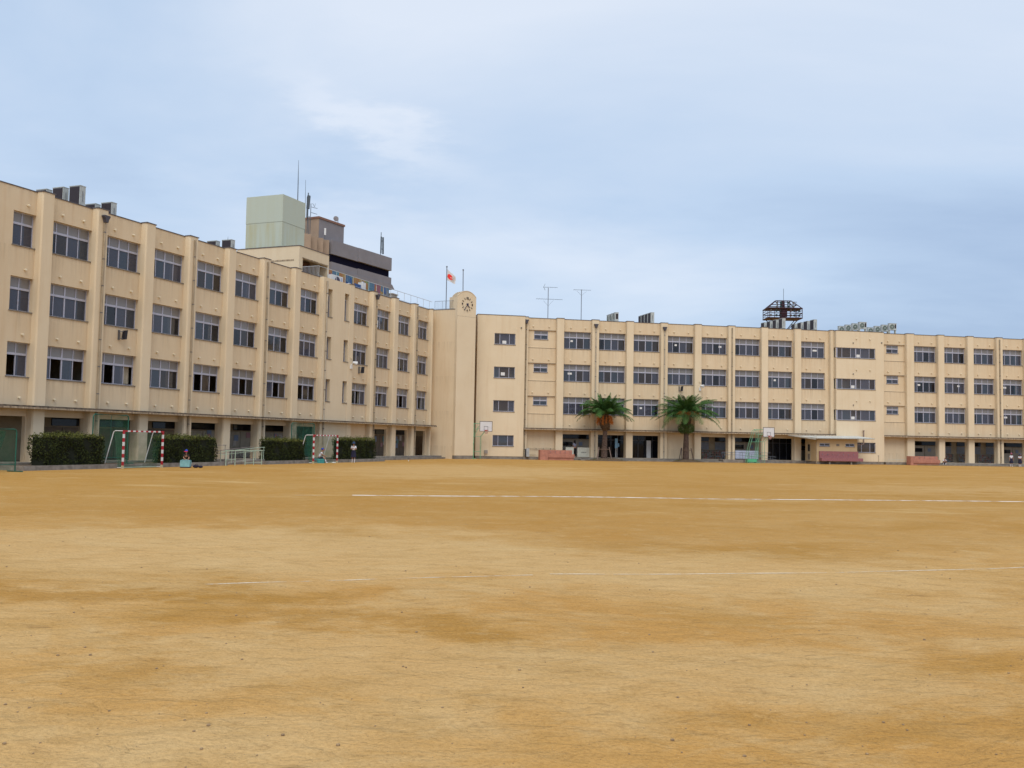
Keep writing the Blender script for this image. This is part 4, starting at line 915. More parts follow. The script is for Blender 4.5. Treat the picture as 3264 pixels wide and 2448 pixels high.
m = MB(); m.box(53.65, 58.62, y0 - .62, y0 - .165, .36, .70); m.build('basin', TERRA2, t, RF)
m = MB()
for x in (54.6, 57.2): m.box(x, x + .14, y0 - .5, y0 - .2, 0, .355)
m.build('leg', CONC, t, RF)
m = MB()
for i in range(7): x = 53.95 + i * .62; m.tube([(x, y0 - .17, 1.08), (x, y0 - .30, 1.07), (x, y0 - .32, 1.0)], .018, 6); m.ball((x, y0 - .25, 1.11), .03, 6, 4)
m.build('taps', STEELG, t, RF)

# ---------------------------------------------------------------- misc small things on the right wing
t = thing('electric_box', 'grey meter box on the stair block wall near the nearer hoop', 'meter box', RF, (17.02, -.95, .55))
m = MB(); m.box(16.85, 17.2, -1.1, -.935, .56, .92); m.build('casing', mat('box_grey', (.33, .29, .26), .6, var=.2), t, RF); m = MB(); m.tube([(16.9, -1.0, .2), (16.9, -1.0, .56)], .03); m.build('conduit', PIPE, t, RF)
t = thing('locker', 'small grey cabinet beside the stair block corner', 'cabinet', RF, (21.45, -1.25, .3))
m = MB(); m.box(21.28, 21.6, -1.4, -1.15, .31, 1.18); m.build('body', mat('cabinet_grey', (.40, .42, .43), .5, var=.2), t, RF); m = MB(); m.box(21.18, 21.27, -1.35, -1.2, .31, 1.1); m.build('side_panel', BLACK, t, RF)
t = thing('wall_pipe', 'thin horizontal water pipe on brackets above the left wash trough', 'pipe', RF, (22.8, -.2, 1.1))
m = MB(); m.tube([(21.6, -.12, 1.16), (24.6, -.12, 1.16)], .022, 6); m.tube([(21.6, -.12, .5), (22.6, -.12, .5)], .02, 6); m.build('pipe', PIPE, t, RF); m = MB()
for x in (21.8, 22.6, 23.4, 24.2): m.box(x, x + .04, -.14, -.001, 1.1, 1.22)
m.build('bracket', CAP, t, RF)
t = thing('standpipe', 'thin standpipe tap on the ground right of the shed', 'standpipe', RF, (61.85, -2, 0))
m = MB(); m.tube([(61.85, -2, 0), (61.85, -2, .95), (61.72, -2, 1.0)], .03, 6); m.build('pipe', PIPE, t, RF); m = MB(); m.ball((61.85, -2, 1.0), .05); m.build('tap', STEELG, t, RF)
t = thing('low_rail', 'low pale pipe rail along the plinth right of the stair bay', 'rail', RF, (64.6, -1.3, 0))
m = MB(); m.tube([(63.5, -1.2, .62), (66.0, -1.2, .62)], .02, 6)
for x in (63.55, 64.6, 65.3): m.tube([(x, -1.2, .28), (x, -1.2, .62)], .018, 6)
m.build('rail', OFFW, t, RF)
def board(a, b, label):
    t = thing('white_board', label, 'board', RF, ((a + b) / 2, -.6, .3), 'white boards leaning under the canopy'); m = MB(); m.box(a, b, -.55, -.5, .42, 1.32); m.build('panel', mat('board_blue_white', (.43, .47, .60), .6, var=.15, scale=2), t, RF); m = MB(); m.box(a + .05, a + .1, -.49, -.3, .31, .5); m.box(b - .1, b - .05, -.49, -.3, .31, .5); m.build('stand', STEELG, t, RF)
board(45.2, 46.75, 'blue white board under the canopy, left one behind the railing')
board(46.8, 47.95, 'blue white board under the canopy, right one behind the green stand')
t = thing('railing', 'grey tubular ramp railing under the canopy left of the farther hoop', 'railing', RF, (46.2, -1.7, 0))
m = MB()
for z in (1.12, .85): m.tube([(43.2, -1.9, z), (45, -1.9, z), (49.4, -1.9, z - .45)], .02, 6)
m.tube([(43.2, -1.3, 1.12), (49.0, -1.3, 1.12)], .02, 6)
for x in (43.3, 44.3, 45.4, 46.5, 47.6, 48.7): m.tube([(x, -1.9, .1), (x, -1.9, 1.12 - max(0, x - 45) * .1)], .02, 6); m.tube([(x, -1.3, .1), (x, -1.3, 1.12)], .018, 6)
m.build('rails', STEELG, t, RF)
m = MB(); m.prismy([(43, 0), (50.5, 0), (45, .32), (43, .32)], -2.3, -1.16); tag(m.build('ramp', CONC, F=RF), 'grey concrete ramp below the tubular railing on the right wing', 'ramp')
m = MB(); m.box(31.62, 31.92, .6, .64, 1.35, 2.4); m.box(31.95, 32.1, .6, .64, 1.5, 1.9); sg = thing('hanging_sign', 'pale blue hanging signs inside the dark entrance behind the left palm', 'sign', RF, (31.8, .6, .31)); m.build('sign_panel', mat('sign_blue', (.22, .42, .58), .5, var=.2, scale=12), sg, RF)
m = MB(); m.tube([(31.7, .62, .31), (31.7, .62, 1.35)], .03, 6); m.tube([(31.85, .62, .31), (31.85, .62, 1.35)], .03, 6); m.build('stand', WHITE, sg, RF)

# ---------------------------------------------------------------- roof equipment
def acunit(fan, vent):
    t = bpy.data.objects.new('air_conditioner', None); return t
AC = {}
def ac_front(F, x, y, ztop, h_, label):
    t = thing('air_conditioner', label, 'air conditioner', F, (x, y, ROOF + .08), 'rooftop air conditioner units'); w, d = .92, .36; zb = ztop - .78
    m = MB(); m.box(x, x + w, y, y + d, zb, ztop); m.box(x - .02, x + w + .02, y - .02, y + d + .02, ztop, ztop + .03); m.build('casing', ACW, t, F)
    cx, cz, r = x + .34, (zb + ztop) / 2, .30
    m = MB(); m.disc((cx, y - .008, cz), r, 24, 'y'); m.m = 1; m.tube([(cx + .07 * math.cos(a), y - .016, cz + .07 * math.sin(a)) for a in np.linspace(0, 2 * math.pi, 13)], .03, 4, False)
    for k in range(8): a = k * math.pi / 4; m.tube([(cx, y - .016, cz), (cx + r * math.cos(a), y - .016, cz + r * math.sin(a))], .008, 4)
    m.tube([(cx + r * math.cos(a), y - .016, cz + r * math.sin(a)) for a in np.linspace(0, 2 * math.pi, 25)], .018, 4, False); m.build('fan_grille', [mat('fan_green_grey', (.10, .14, .12), .6), ACW], t, F)
    m = MB(); m.box(x + .68, x + .86, y - .012, y - .002, zb + .22, ztop - .1); m.build('side_vent', ACD, t, F)
    m = MB(); m.box(x + .05, x + .12, y + .03, y + d - .03, ROOF + .08, zb); m.box(x + w - .12, x + w - .05, y + .03, y + d - .03, ROOF + .08, zb); m.build('stand', OFFW, t, F)
def ac(F, x, y, ztop, h_, label, fan=False, vent=False, group='rooftop air conditioner units'):
    if fan and x > 50: return ac_front(F, x, y, ztop, h_, label)
    t = thing('air_conditioner', label, 'air conditioner', F, (x, y, ROOF + .08), group)
    w, d = .42, .86; zb = ztop - h_
    m = MB(); m.box(x, x + w, y, y + d, zb, ztop); m.box(x - .02, x + w + .02, y - .02, y + d + .02, ztop, ztop + .03); m.build('casing', ACW, t, F)
    if not fan:
        m = MB(); m.box(x - .012, x - .002, y + .05, y + d - .03, zb + .05, ztop - .04); m.build('coil', ACD, t, F)
    else:
        cz = zb + h_ * .62 if h_ > 1 else zb + h_ * .5; r = .33
        m = MB(); m.disc((x - .006, y + d / 2, cz), r, 24, 'x'); m.m = 1; m.disc((x - .012, y + d / 2, cz), .09, 12, 'x')
        for k in range(8):
            a = k * math.pi / 4; m.tube([(x - .014, y + d / 2, cz), (x - .014, y + d / 2 + r * math.cos(a), cz + r * math.sin(a))], .009, 4)
        m.tube([(x - .014, y + d / 2 + r * math.cos(a), cz + r * math.sin(a)) for a in np.linspace(0, 2 * math.pi, 21)], .018, 4, False)
        m.build('fan_grille', [mat('fan_green_grey', (.10, .14, .12), .6), ACW], t, F)
    if vent: m = MB(); m.box(x + .1, x + w - .06, y - .012, y - .002, ztop - h_ * .62, ztop - .12); m.build('side_vent', ACD, t, F)
    else: m = MB(); m.tube([(x + .2, y - .02, ztop - .3), (x + .22, y - .03, zb + .25)], .02, 5); m.build('handle_pipe', STEELG, t, F)
    m = MB(); m.box(x + .03, x + w - .03, y + .05, y + .15, ROOF + .08, zb); m.box(x + .03, x + w - .03, y + d - .15, y + d - .05, ROOF + .08, zb); m.build('stand', OFFW, t, F)
ac(LF, 43.05, 1.5, 16.83, 1.2, 'tall rooftop unit nearest the viewer in the leftmost row of three')
ac(LF, 43.0, 2.8, 16.83, 1.2, 'dark-faced rooftop unit in the middle of the leftmost row of three')
ac(LF, 42.95, 4.1, 16.8, 1.2, 'rooftop unit mostly sunk behind the parapet at the far left')
ac(LF, 45.58, 1.5, 16.42, 1.2, 'rooftop unit just right of the leftmost row, above a rain hopper')
ac(LF, 45.55, 2.8, 16.42, 1.2, 'half-hidden rooftop unit between the two taller left-wing units')
ac(LF, 57.28, 1.5, 16.44, 1.2, 'rooftop unit with a small finial just left of the green tank')
ac(LF, 57.2, 2.8, 16.42, 1.2, 'low half-hidden rooftop unit, left one of the pair before the tank')
Rrow = [(31.73, 3, 1, 1, 16.4, 'fan unit', 'three-fan cluster right of the aerials'), (35.9, 4, 0, 0, 16.58, 'dark coil unit', 'four-unit stack above the third right-wing bay'), (51.84, 4, 0, 0, 16.62, 'dark coil unit', 'row in front of the maroon light tower'), (55.8, 4, 0, 0, 16.63, 'dark coil unit', 'row just right of the maroon light tower'), (61.66, 4, 1, 1, 16.6, 'fan unit', 'fan row above the ribbon-window bay'), (65.55, 4, 1, 1, 16.6, 'fan unit', 'rightmost fan row on the roof')]
pos_ = ['nearest', 'second nearest', 'third nearest', 'farthest']
for (x, n, fan, vent, zt_, kind, where) in Rrow:
    st = .62 if x < 36 else 1.4
    for i in range(n):
        if i == n - 1: pp = 'farthest'
        else: pp = pos_[i]
        ac(RF, x - .06 * i, 1.5 + (.95 if x < 36 else 1.4) * i, zt_, 1.15, '%s, %s of the %s' % (kind, pp, where), fan, vent)
# penthouse
ph = thing('rooftop_penthouse', 'cream stair penthouse on the left wing roof under the tank', 'penthouse', LF, (68.5, 5, ROOF + .08))
m = MB(); wallgrid(m, 66.42, 70.95, ROOF + .08, 17.83, 1.8, .25, [(66.95, 70.7, ROOF + .4, 16.84)]); m.box(66.42, 66.67, 2.05, 8.1, ROOF + .08, 17.83); m.box(70.7, 70.95, 2.05, 8.1, ROOF + .08, 17.83); m.box(66.67, 70.7, 7.85, 8.1, ROOF + .08, 17.83); m.box(66.67, 70.7, 2.05, 7.85, 17.3, 17.5); m.build('wall', CREAM2, ph, LF)
m = MB(); m.box(66.40, 66.419, 2.3, 4.6, 16.6, 16.72); m.box(66.9, 70.75, 1.72, 1.799, 16.86, 16.93); m.build('lintel', EDGE, ph, LF)
m = MB(); m.box(66.38, 70.99, 1.76, 2.08, 17.83, 17.88); m.box(66.38, 66.70, 2.08, 8.12, 17.83, 17.88); m.build('parapet_cap', CAP, ph, LF)
m = MB(); m.box(66.9, 70.7, 3.6, 3.7, ROOF + .08, 17.2); m.build('inner_wall', mat('red_brown_wall', (.22, .11, .07), .9, var=.3), ph, LF)
tk = thing('water_tank', 'large pale green box tank standing on the penthouse roof', 'water tank', LF, (68.2, 5.5, 17.6))
m = MB(); x0, x1, y0_, y1_ = 66.62, 69.9, 3.72, 7.42; m.box(x0, x1, y0_, y1_, 17.95, 20.05); m.box(x0 - .02, x1 + .02, y0_ - .02, y1_ + .02, 20.06, 22.37); m.build('panel_box', TANK, tk, LF)
m = MB(); m.box(x0 + .02, x1 - .02, y0_ + .02, y1_ - .02, 20.045, 20.065); m.build('seam', mat('seam', (.2, .22, .2)), tk, LF)
m = MB(); m.box(x0 + .2, x1 - .2, y0_ + .4, y0_ + .6, 17.5, 17.949); m.box(x0 + .2, x1 - .2, y1_ - .6, y1_ - .4, 17.5, 17.949); m.build('support_beam', BROWN, tk, LF)
# mural wall behind the railing
mu = thing('mural_wall', 'colourful painted mural wall behind the roof railing', 'mural', LF, (78, 2.6, ROOF + .08))
MC = [mat('mural_%s' % n, c, .8, var=.25, scale=5) for n, c in (('blue', (.11, .20, .30)), ('orange', (.40, .19, .07)), ('ochre', (.40, .27, .10)), ('deep_blue', (.05, .11, .30)), ('plum', (.30, .12, .16)), ('green', (.20, .28, .14)), ('teal', (.10, .25, .32)), ('grey', (.25, .25, .27)))]
m = MB(); R2 = random.Random(11); x = 71.0
seq = [1, 0, 1, 0, 6, 1, 2, 3, 6, 2, 1, 2, 2, 5, 6, 0, 4, 4, 2, 7, 0]
n = len(seq)
for i, c in enumerate(seq):
    xa = 71.0 + (83.2 - 71.0) * i / n; xb = 71.0 + (83.2 - 71.0) * (i + 1) / n; lean = .15 * R2.uniform(-1, 1)
    m.m = c; m.quad((xa, 2.6, ROOF + .08), (xb, 2.6, ROOF + .08), (xb, 2.6, 16.88), (xa, 2.6, 16.88))
    if R2.random() < .6: m.m = R2.randrange(8); zz = 16.0 + .4 * R2.random(); m.prismy([(xa + .05, zz), (xb - .1, zz - .1), (xb - .15, zz + .5), (xa + .12, zz + .6)], 2.585, 2.598)
m.build('painted_face', MC, mu, LF); m = MB(); m.box(71.0, 83.2, 2.61, 2.75, ROOF + .08, 16.88); m.build('wall', CONC, mu, LF)
# white things on the roof
t = thing('air_conditioner', 'white wide rooftop unit with a big dark fan behind the railing', 'air conditioner', LF, (71.4, 1.2, ROOF + .08))
m = MB(); m.box(70.55, 72.35, 1.2, 1.65, 15.05, 16.12); m.build('casing', WHITE, t, LF); m = MB(); m.disc((71.45, 1.195, 15.62), .42, 24); m.build('fan_grille', mat('fan_dark', (.06, .05, .09), .6), t, LF); m = MB(); m.box(71.98, 72.22, 1.19, 1.198, 15.5, 16.0); m.build('side_vent', ALU, t, LF); m = MB(); m.box(70.6, 72.3, 1.25, 1.6, ROOF + .08, 15.05); m.build('stand', OFFW, t, LF)
m = MB(); m.box(75.75, 76.3, 1.2, 1.7, ROOF + .08, 16.24); m.box(75.9, 76.0, 1.3, 1.4, 16.24, 16.32); tag(m.build('roof_cabinet', WHITE, F=LF), 'white upright cabinet behind the middle of the roof railing', 'cabinet')
m = MB(); m.box(74.45, 75.6, 1.25, 1.3, ROOF + .08, 15.95); tag(m.build('blue_panel', MC[3], F=LF), 'deep blue panel with a white top edge beside the white roof cabinet', 'panel')
m = MB(); m.ball((73.75, 1.4, 15.62), .28, 12, 8, (1.3, 1, .8)); m.box(73.5, 74.0, 1.2, 1.6, ROOF + .08, 15.5); tag(m.build('roof_vent', WHITE, F=LF), 'rounded white vent behind the roof railing left of the blue panel', 'vent')
m = MB(); m.box(83.25, 84.3, 2.3, 3.5, ROOF + .08, 16.33); m.box(83.2, 84.4, 2.2, 3.6, 16.33, 16.42); tag(m.build('roof_hatch', mat('hatch', (.42, .38, .33), .8, var=.2), F=LF), 'low grey beige roof hatch at the end of the mural wall', 'roof hatch')
# railing
rl = thing('roof_railing', 'thin white metal safety railing along the left wing roof edge', 'railing', LF, (77, .2, PAR))
RAILM = mat('rail_white', (.50, .54, .58), .5, var=.1)
m = MB(); m.tube([(66.85, .15, 16.12), (87.9, .15, 16.12)], .022, 6); m.tube([(66.85, .15, 16.12), (66.85, 1.75, 16.12)], .02, 6); m.tube([(66.85, .15, 15.32), (87.9, .15, 15.32)], .015, 6); m.build('top_rail', RAILM, rl, LF)
x = 66.9
while x < 87.9:
    m = MB(); m.tube([(x, .15, PAR + .05), (x, .15, 16.12)], .02, 6); m.build('post', RAILM, rl, LF); x += 1.36
m = MB()
for i in range(12): m.tube([(66.85, .25 + .13 * i, PAR - .3), (66.85, .25 + .13 * i, 16.12)], .012, 5)
m.build('pickets', RAILM, rl, LF)
rl = thing('roof_railing', 'short grey picket railing left of the clock tower', 'railing', KF, (1, .15, 15.32))
m = MB(); m.tube([(.05, .15, 16.2), (2.42, .15, 16.2)], .02, 6); m.tube([(.05, .15, 15.4), (2.42, .15, 15.4)], .015, 6); m.build('top_rail', STEELG, rl, KF)
m = MB()
for i in range(17): m.tube([(.06 + i * .145, .15, 15.32), (.06 + i * .145, .15, 16.2)], .006 if i % 6 else .016, 5)
m.build('pickets', STEELG, rl, KF)
# flag + poles
fp = thing('flagpole', 'grey flagpole flying the flag left of the clock tower', 'flagpole', WF, (-6.95, 97.8, 14.9), 'roof flagpoles')
m = MB(); m.tube([(-6.95, 97.8, 14.9), (-6.95, 97.8, 19.74)], .045, 8); m.build('pole', STEELG, fp); m = MB(); m.ball((-6.95, 97.8, 19.79), .09); m.build('finial', STEELG, fp)
fp = thing('flagpole', 'bare grey flagpole rising behind the clock tower top', 'flagpole', WF, (-5.25, 98.6, 14.9), 'roof flagpoles')
m = MB(); m.tube([(-5.25, 98.6, 14.9), (-5.30, 98.6, 19.58)], .045, 8); m.build('pole', STEELG, fp); m = MB(); m.ball((-5.30, 98.6, 19.63), .09); m.build('finial', STEELG, fp)
m = MB(); nu, nv = 14, 10; G = {}
for i in range(nu + 1):
    for j in range(nv + 1):
        u_, v_ = i / nu, j / nv   # v from top
        x = -6.90 + .86 * u_ + .03 * math.sin(5 * v_); z = 19.52 - 1.12 * v_ - (.78 * u_ * (1 - .45 * v_)); y = 97.75 + .10 * math.sin(7 * u_ + 2 * v_)
        G[i, j] = (x, y, z)
for i in range(nu):
    for j in range(nv): m.quad(G[i, j], G[i, j + 1], G[i + 1, j + 1], G[i + 1, j])
FLW = mat('flag_white', (.62, .60, .60), .8)
fl = m.build('flag', FLW, smooth=True); tag(fl, 'white flag with a red disc hanging from the flagpole', 'flag')
m = MB()
def fpt(u_, v_, off): 
    x = -6.90 + .86 * u_ + .03 * math.sin(5 * v_); z = 19.52 - 1.12 * v_ - (.78 * u_ * (1 - .45 * v_)); y = 97.75 + .10 * math.sin(7 * u_ + 2 * v_) + off; return (x, y, z)
for off in (-.008, .008):
    for k in range(24):
        a, b = 2 * math.pi * k / 24, 2 * math.pi * (k + 1) / 24; c = (.36, .55)
        for r0_, r1_ in ((0, .5), (.5, 1)):
            m.quad(fpt(c[0] + .34 * r0_ * math.cos(a), c[1] + .27 * r0_ * math.sin(a), off), fpt(c[0] + .34 * r1_ * math.cos(a), c[1] + .27 * r1_ * math.sin(a), off), fpt(c[0] + .34 * r1_ * math.cos(b), c[1] + .27 * r1_ * math.sin(b), off), fpt(c[0] + .34 * r0_ * math.cos(b), c[1] + .27 * r0_ * math.sin(b), off))
m.build('red_disc', mat('flag_red', (.75, .03, .02), .7), fl)
# TV aerials on the right wing
ANT = mat('aerial', (.09, .11, .13), .5, .3)
def yagi(t, F, x, y, z, a, b, n, el, name='antenna'):
    m = MB(); m.tube([(a, y, z), (b, y, z + .05)], .018, 5)
    for i in range(n): xx = a + (b - a) * i / (n - 1); L_ = el * (1 - .5 * i / n); m.tube([(xx, y - L_ / 2, z + .02), (xx + .05, y + L_ / 2, z + .02)], .009, 4)
    m.build(name, ANT, t, F)
t = thing('aerial_mast', 'taller roof aerial mast with two stacked antennas', 'aerial', RF, (24.65, 4, ROOF + .08), 'roof TV aerials')
m = MB(); m.tube([(24.65, 4, ROOF + .08), (24.65, 4, 19.2)], .04, 6); m.build('mast', STEELG, t, RF)
yagi(t, RF, 24.65, 4, 19.25, 24.1, 25.7, 9, .7); yagi(t, RF, 24.65, 4, 17.9, 23.3, 26.3, 12, 1.0)
m = MB(); m.tube([(24.1, 4, 19.28), (24.3, 4, 19.65)], .018); m.tube([(24.1, 4, 19.28), (24.3, 4, 18.9)], .018); m.tube([(24.1, 4, 17.75), (24.6, 4, 17.2)], .01); m.tube([(25.25, 4, 17.8), (24.7, 4, 17.2)], .01); m.build('brace', ANT, t, RF)
t = thing('aerial_mast', 'slimmer roof aerial mast with one antenna, right of the taller', 'aerial', RF, (28.52, 4, ROOF + .08), 'roof TV aerials')
m = MB(); m.tube([(28.52, 4, ROOF + .08), (28.52, 4, 19.2)], .04, 6); m.build('mast', STEELG, t, RF); yagi(t, RF, 28.5, 4, 19.13, 27.6, 29.6, 9, .7)
m = MB(); m.tube([(28.0, 4, 19.0), (28.48, 4, 18.55)], .01); m.tube([(29.1, 4, 19.0), (28.56, 4, 18.55)], .01); m.build('brace', ANT, t, RF)
# lightning rods + little rod
def rod(u_, d_, z0, z1, r, label, F=LF):
    t = thing('lightning_rod', label, 'lightning rod', F, (u_, d_, z0), 'lightning rods'); m = MB(); m.tube([(u_, d_, z0), (u_, d_, (z0 + z1) / 2), (u_, d_, z1)], [r, r * .8, r * .3], 6); m.build('rod', ANT, t, F)
rod(57.5, 2.0, 16.44, 16.75, .02, 'tiny finial rod on a left roof unit')

# ---------------------------------------------------------------- apartment block behind
AFm = wingM(rad(27.1), 87.88)
def AP(u_, z, d): k = (87.88 + d) / 87.88; return (u_ * k, d, CAMH + (z - CAMH) * k)
ap_ = thing('apartment_building', 'grey and tan high-rise rising behind the left wing roof', 'apartment building', AFm, (116, 4, 0))
AG = mat('apt_grey', (.23, .22, .24), .9, var=.12, scale=.6); AT = mat('apt_tan', (.36, .27, .20), .9, var=.15, scale=.6); AD = mat('apt_dark', (.008, .008, .02), .9, spec=.05)
m = MB(); m.box(112.3, 118.85, 0, 9, 29.13, 31.25); m.box(118.85, 127.8, -.12, 9, 29.16, 31.25); m.box(112.3, 118.85, .0, 9, 26.9, 27.95); m.box(118.85, 127.8, -.12, 9, 26.9, 28.02)
m.prismy([(112.0, 26.2), (128.5, 26.2), (127.8, 26.9), (112.0, 26.9)], -.3, 9); m.box(112.4, 127.6, 1.2, 8.8, 0, 26.2)
m.build('parapet_band', AG, ap_, AFm)
m = MB(); m.box(112.4, 127.7, .35, 8.9, 27.95, 29.13); m.build('window_band', AD, ap_, AFm)
m = MB(); m.box(104.0, 112.25, .8, 9, 0, 30.9)
for i in range(4): m.prism([(106.9 + i * 1.4, .8), (107.6 + i * 1.4, .1), (108.3 + i * 1.4, .8)], 28.95, 31.1)
m.build('tan_wing', AT, ap_, AFm)
x0, _, zt_ = AP(109.2, 33.75, 1.5); x1 = AP(115.1, 33, 1.5)[0]
m = MB(); m.box(x0, x1, 1.5, 8, 31.0, zt_); m.build('lift_house', AG, ap_, AFm)
m = MB(); m.box(x0 - .1, x0 - .001, 1.5, 8.5, 31.0, zt_); m.build('lift_house_side', AT, ap_, AFm)
m = MB(); m.box(x0 - .2, x1 + .12, 1.38, 8.6, zt_, zt_ + .3); m.build('roof_edge', mat('apt_edge', (.22, .12, .09), .8), ap_, AFm)
m = MB(); m.tube([AP(106.9, 30.8, .6), AP(106.9, 33.6, .6)], .07); m.tube([(x1 + .1, 2, 31.2), (x1 + .15, 2, zt_)], .06); m.build('service_pipe', ALUD, ap_, AFm)
def mast(name, label, pts, r, d, F=AFm, mt=ANT, part='mast'):
    pts = [AP(a, b, d) for a, b in pts]; t = thing(name, label, 'antenna', F, pts[0], 'antennas on the high-rise'); m = MB(); m.tube(pts, r, 6); m.build(part, mt, t, F); return t
mast('lightning_rod', 'tallest thin rod rising behind the green tank', [(104.4, 30), (104.3, 38), (104.24, 41.0)], [.09, .06, .02], 2, part='rod')
mast('lightning_rod', 'second thin rod just right of the tallest', [(106.1, 31), (105.9, 38.6)], [.06, .02], 2, part='rod')
t = mast('cellular_antenna', 'thick dark cellular antenna beside the thin rods', [(106.55, 31), (106.6, 36.9)], .08, 2)
m = MB(); m.tube([AP(106.6, 34.6, 1.9), AP(106.75, 36.5, 1.9)], .26, 6); m.tube([AP(106.5, 33.3, 1.9), AP(106.5, 36.3, 1.9)], .15, 6); m.build('panel', ANT, t, AFm)
t = mast('aerial', 'small roof aerial right of the cellular antenna', [(107.2, 31), (107.25, 35.5)], .05, 2)
m = MB(); m.tube([AP(107.2, 35.0, 2), AP(108.7, 35.1, 2)], .035, 4); m.tube([AP(107.2, 34.2, 2), AP(108.7, 34.25, 2)], .035, 4); m.tube([AP(107.6, 35.6, 2), AP(108.1, 35.2, 2), AP(108.2, 35.7, 2)], .03); m.build('crossarm', ANT, t, AFm)
t = mast('satellite_dish', 'white satellite dish on the high-rise lift house', [(113.6, 33.6), (113.6, 34.9)], .05, 2)
m = MB(); m.tube([AP(113.1, 34.55, 1.9), AP(113.5, 34.85, 2.1)], [.42, .1], 14); m.tube([AP(113.4, 34.7, 2), AP(112.5, 34.6, 2)], .025); m.build('dish', mat('dish_grey', (.42, .45, .5), .5), t, AFm)
t = mast('cellular_antenna', 'pair of tall antenna panels on the right of the high-rise roof', [(124.8, 31.0), (124.8, 34.9)], .06, .5)
m = MB(); m.tube([AP(124.85, 31.5, .5), AP(124.85, 34.2, .5)], .13, 6); m.tube([AP(125.45, 31.5, .5), AP(125.35, 34.2, .5)], .15, 6); m.tube([AP(124.8, 32.3, .5), AP(125.4, 32.2, .5)], .04); m.tube([AP(124.8, 33.6, .5), AP(125.4, 33.5, .5)], .04); m.build('panel', ANT, t, AFm)
t = mast('cellular_antenna', 'short white antenna on the tan part of the high-rise', [(110.6, 31), (110.6, 32.2)], .04, .05)
m = MB(); m.tube([AP(110.65, 31.6, .05), AP(110.65, 32.6, .05)], .14, 8); m.build('panel', WHITE, t, AFm)

# ---------------------------------------------------------------- floodlight tower far behind
lt = thing('light_tower', 'maroon steel stadium floodlight tower far behind the right wing', 'light tower', WF, (62.4, 220, 0))
CXt = 62.45
def ringbox(m, z, hw, hd, r):
    P = [(CXt - hw, 220 - hd, z), (CXt + hw, 220 - hd, z), (CXt + hw, 220 + hd, z), (CXt - hw, 220 + hd, z)]
    for i in range(4): m.tube([P[i], P[(i + 1) % 4]], r, 5)
m = MB(); m.tube([(CXt, 220, 0), (CXt, 220, 31), (CXt, 220, 35.4)], [1.0, .65, .5], 10); m.build('mast', MAROON, lt)
m = MB()
for z, hw in ((35.42, 1.75), (34.4, 2.9), (33.55, 3.95), (32.4, 3.95), (31.3, 3.95)): ringbox(m, z, hw, hw * .55, .14 if z in (33.55, 31.3) else .1)
for sx in (-1, 1):
    for sy in (-1, 1):
        m.tube([(CXt + sx * 1.75, 220 + sy * .95, 35.4), (CXt + sx * 3.95, 220 + sy * 2.1, 33.55)], .1, 5); m.tube([(CXt + sx * 3.95, 220 + sy * 2.1, 33.55), (CXt + sx * 3.95, 220 + sy * 2.1, 31.3)], .09, 5)
        m.tube([(CXt + sx * 3.4, 220 + sy * 2.0, 31.3), (CXt + sx * .9, 220 + sy * .5, 28.6)], .09, 5)
for x in (-2.4, -1.2, 1.2, 2.4):
    for sy in (-1, 1): m.tube([(CXt + x, 220 + sy * 2.15, 31.3), (CXt + x, 220 + sy * 2.15, 33.55)], .07, 5)
for x in (-1.4, -.3, .9, 1.4): m.tube([(CXt + x, 218.8, 33.5), (CXt + x, 219.0, 35.4)], .09, 5)
for z in (31.9, 33.0): ringbox(m, z, 3.9, 2.12, .04)
for z in (34.9, 35.1): m.tube([(CXt + 1.8, 218.5, z), (CXt + 2.9, 218.5, z)], .04, 4)
m.box(CXt - .75, CXt + .6, 218.2, 218.9, 31.6, 33.5)
m.build('head_frame', MAROON, lt)
m = MB(); m.box(CXt - 3.9, CXt + 3.9, 217.9, 222.1, 31.22, 31.27); m.box(CXt - 3.9, CXt + 3.9, 218.0, 222, 33.47, 33.50); m.build('deck', MAROON, lt)
for z in (32.0, 33.05, 34.0, 34.9):
    xs = (-3.3, -2.0, -1.2, 1.3, 2.1, 3.2) if z < 33.5 else (-1.9, -1.0, .7, 1.9)
    for k, x in enumerate(xs):
        m = MB(); m.tube([(CXt + x, 218.3, z), (CXt + x + .05, 217.9, z - .12)], [.14, .30], 8); m.build('floodlamp', TEALS if k % 3 else STEELG, lt)
m = MB(); m.tube([(62.7, 220, 35.4), (62.7, 220, 38.4)], .05, 5); m.build('lightning_rod', ANT, lt)

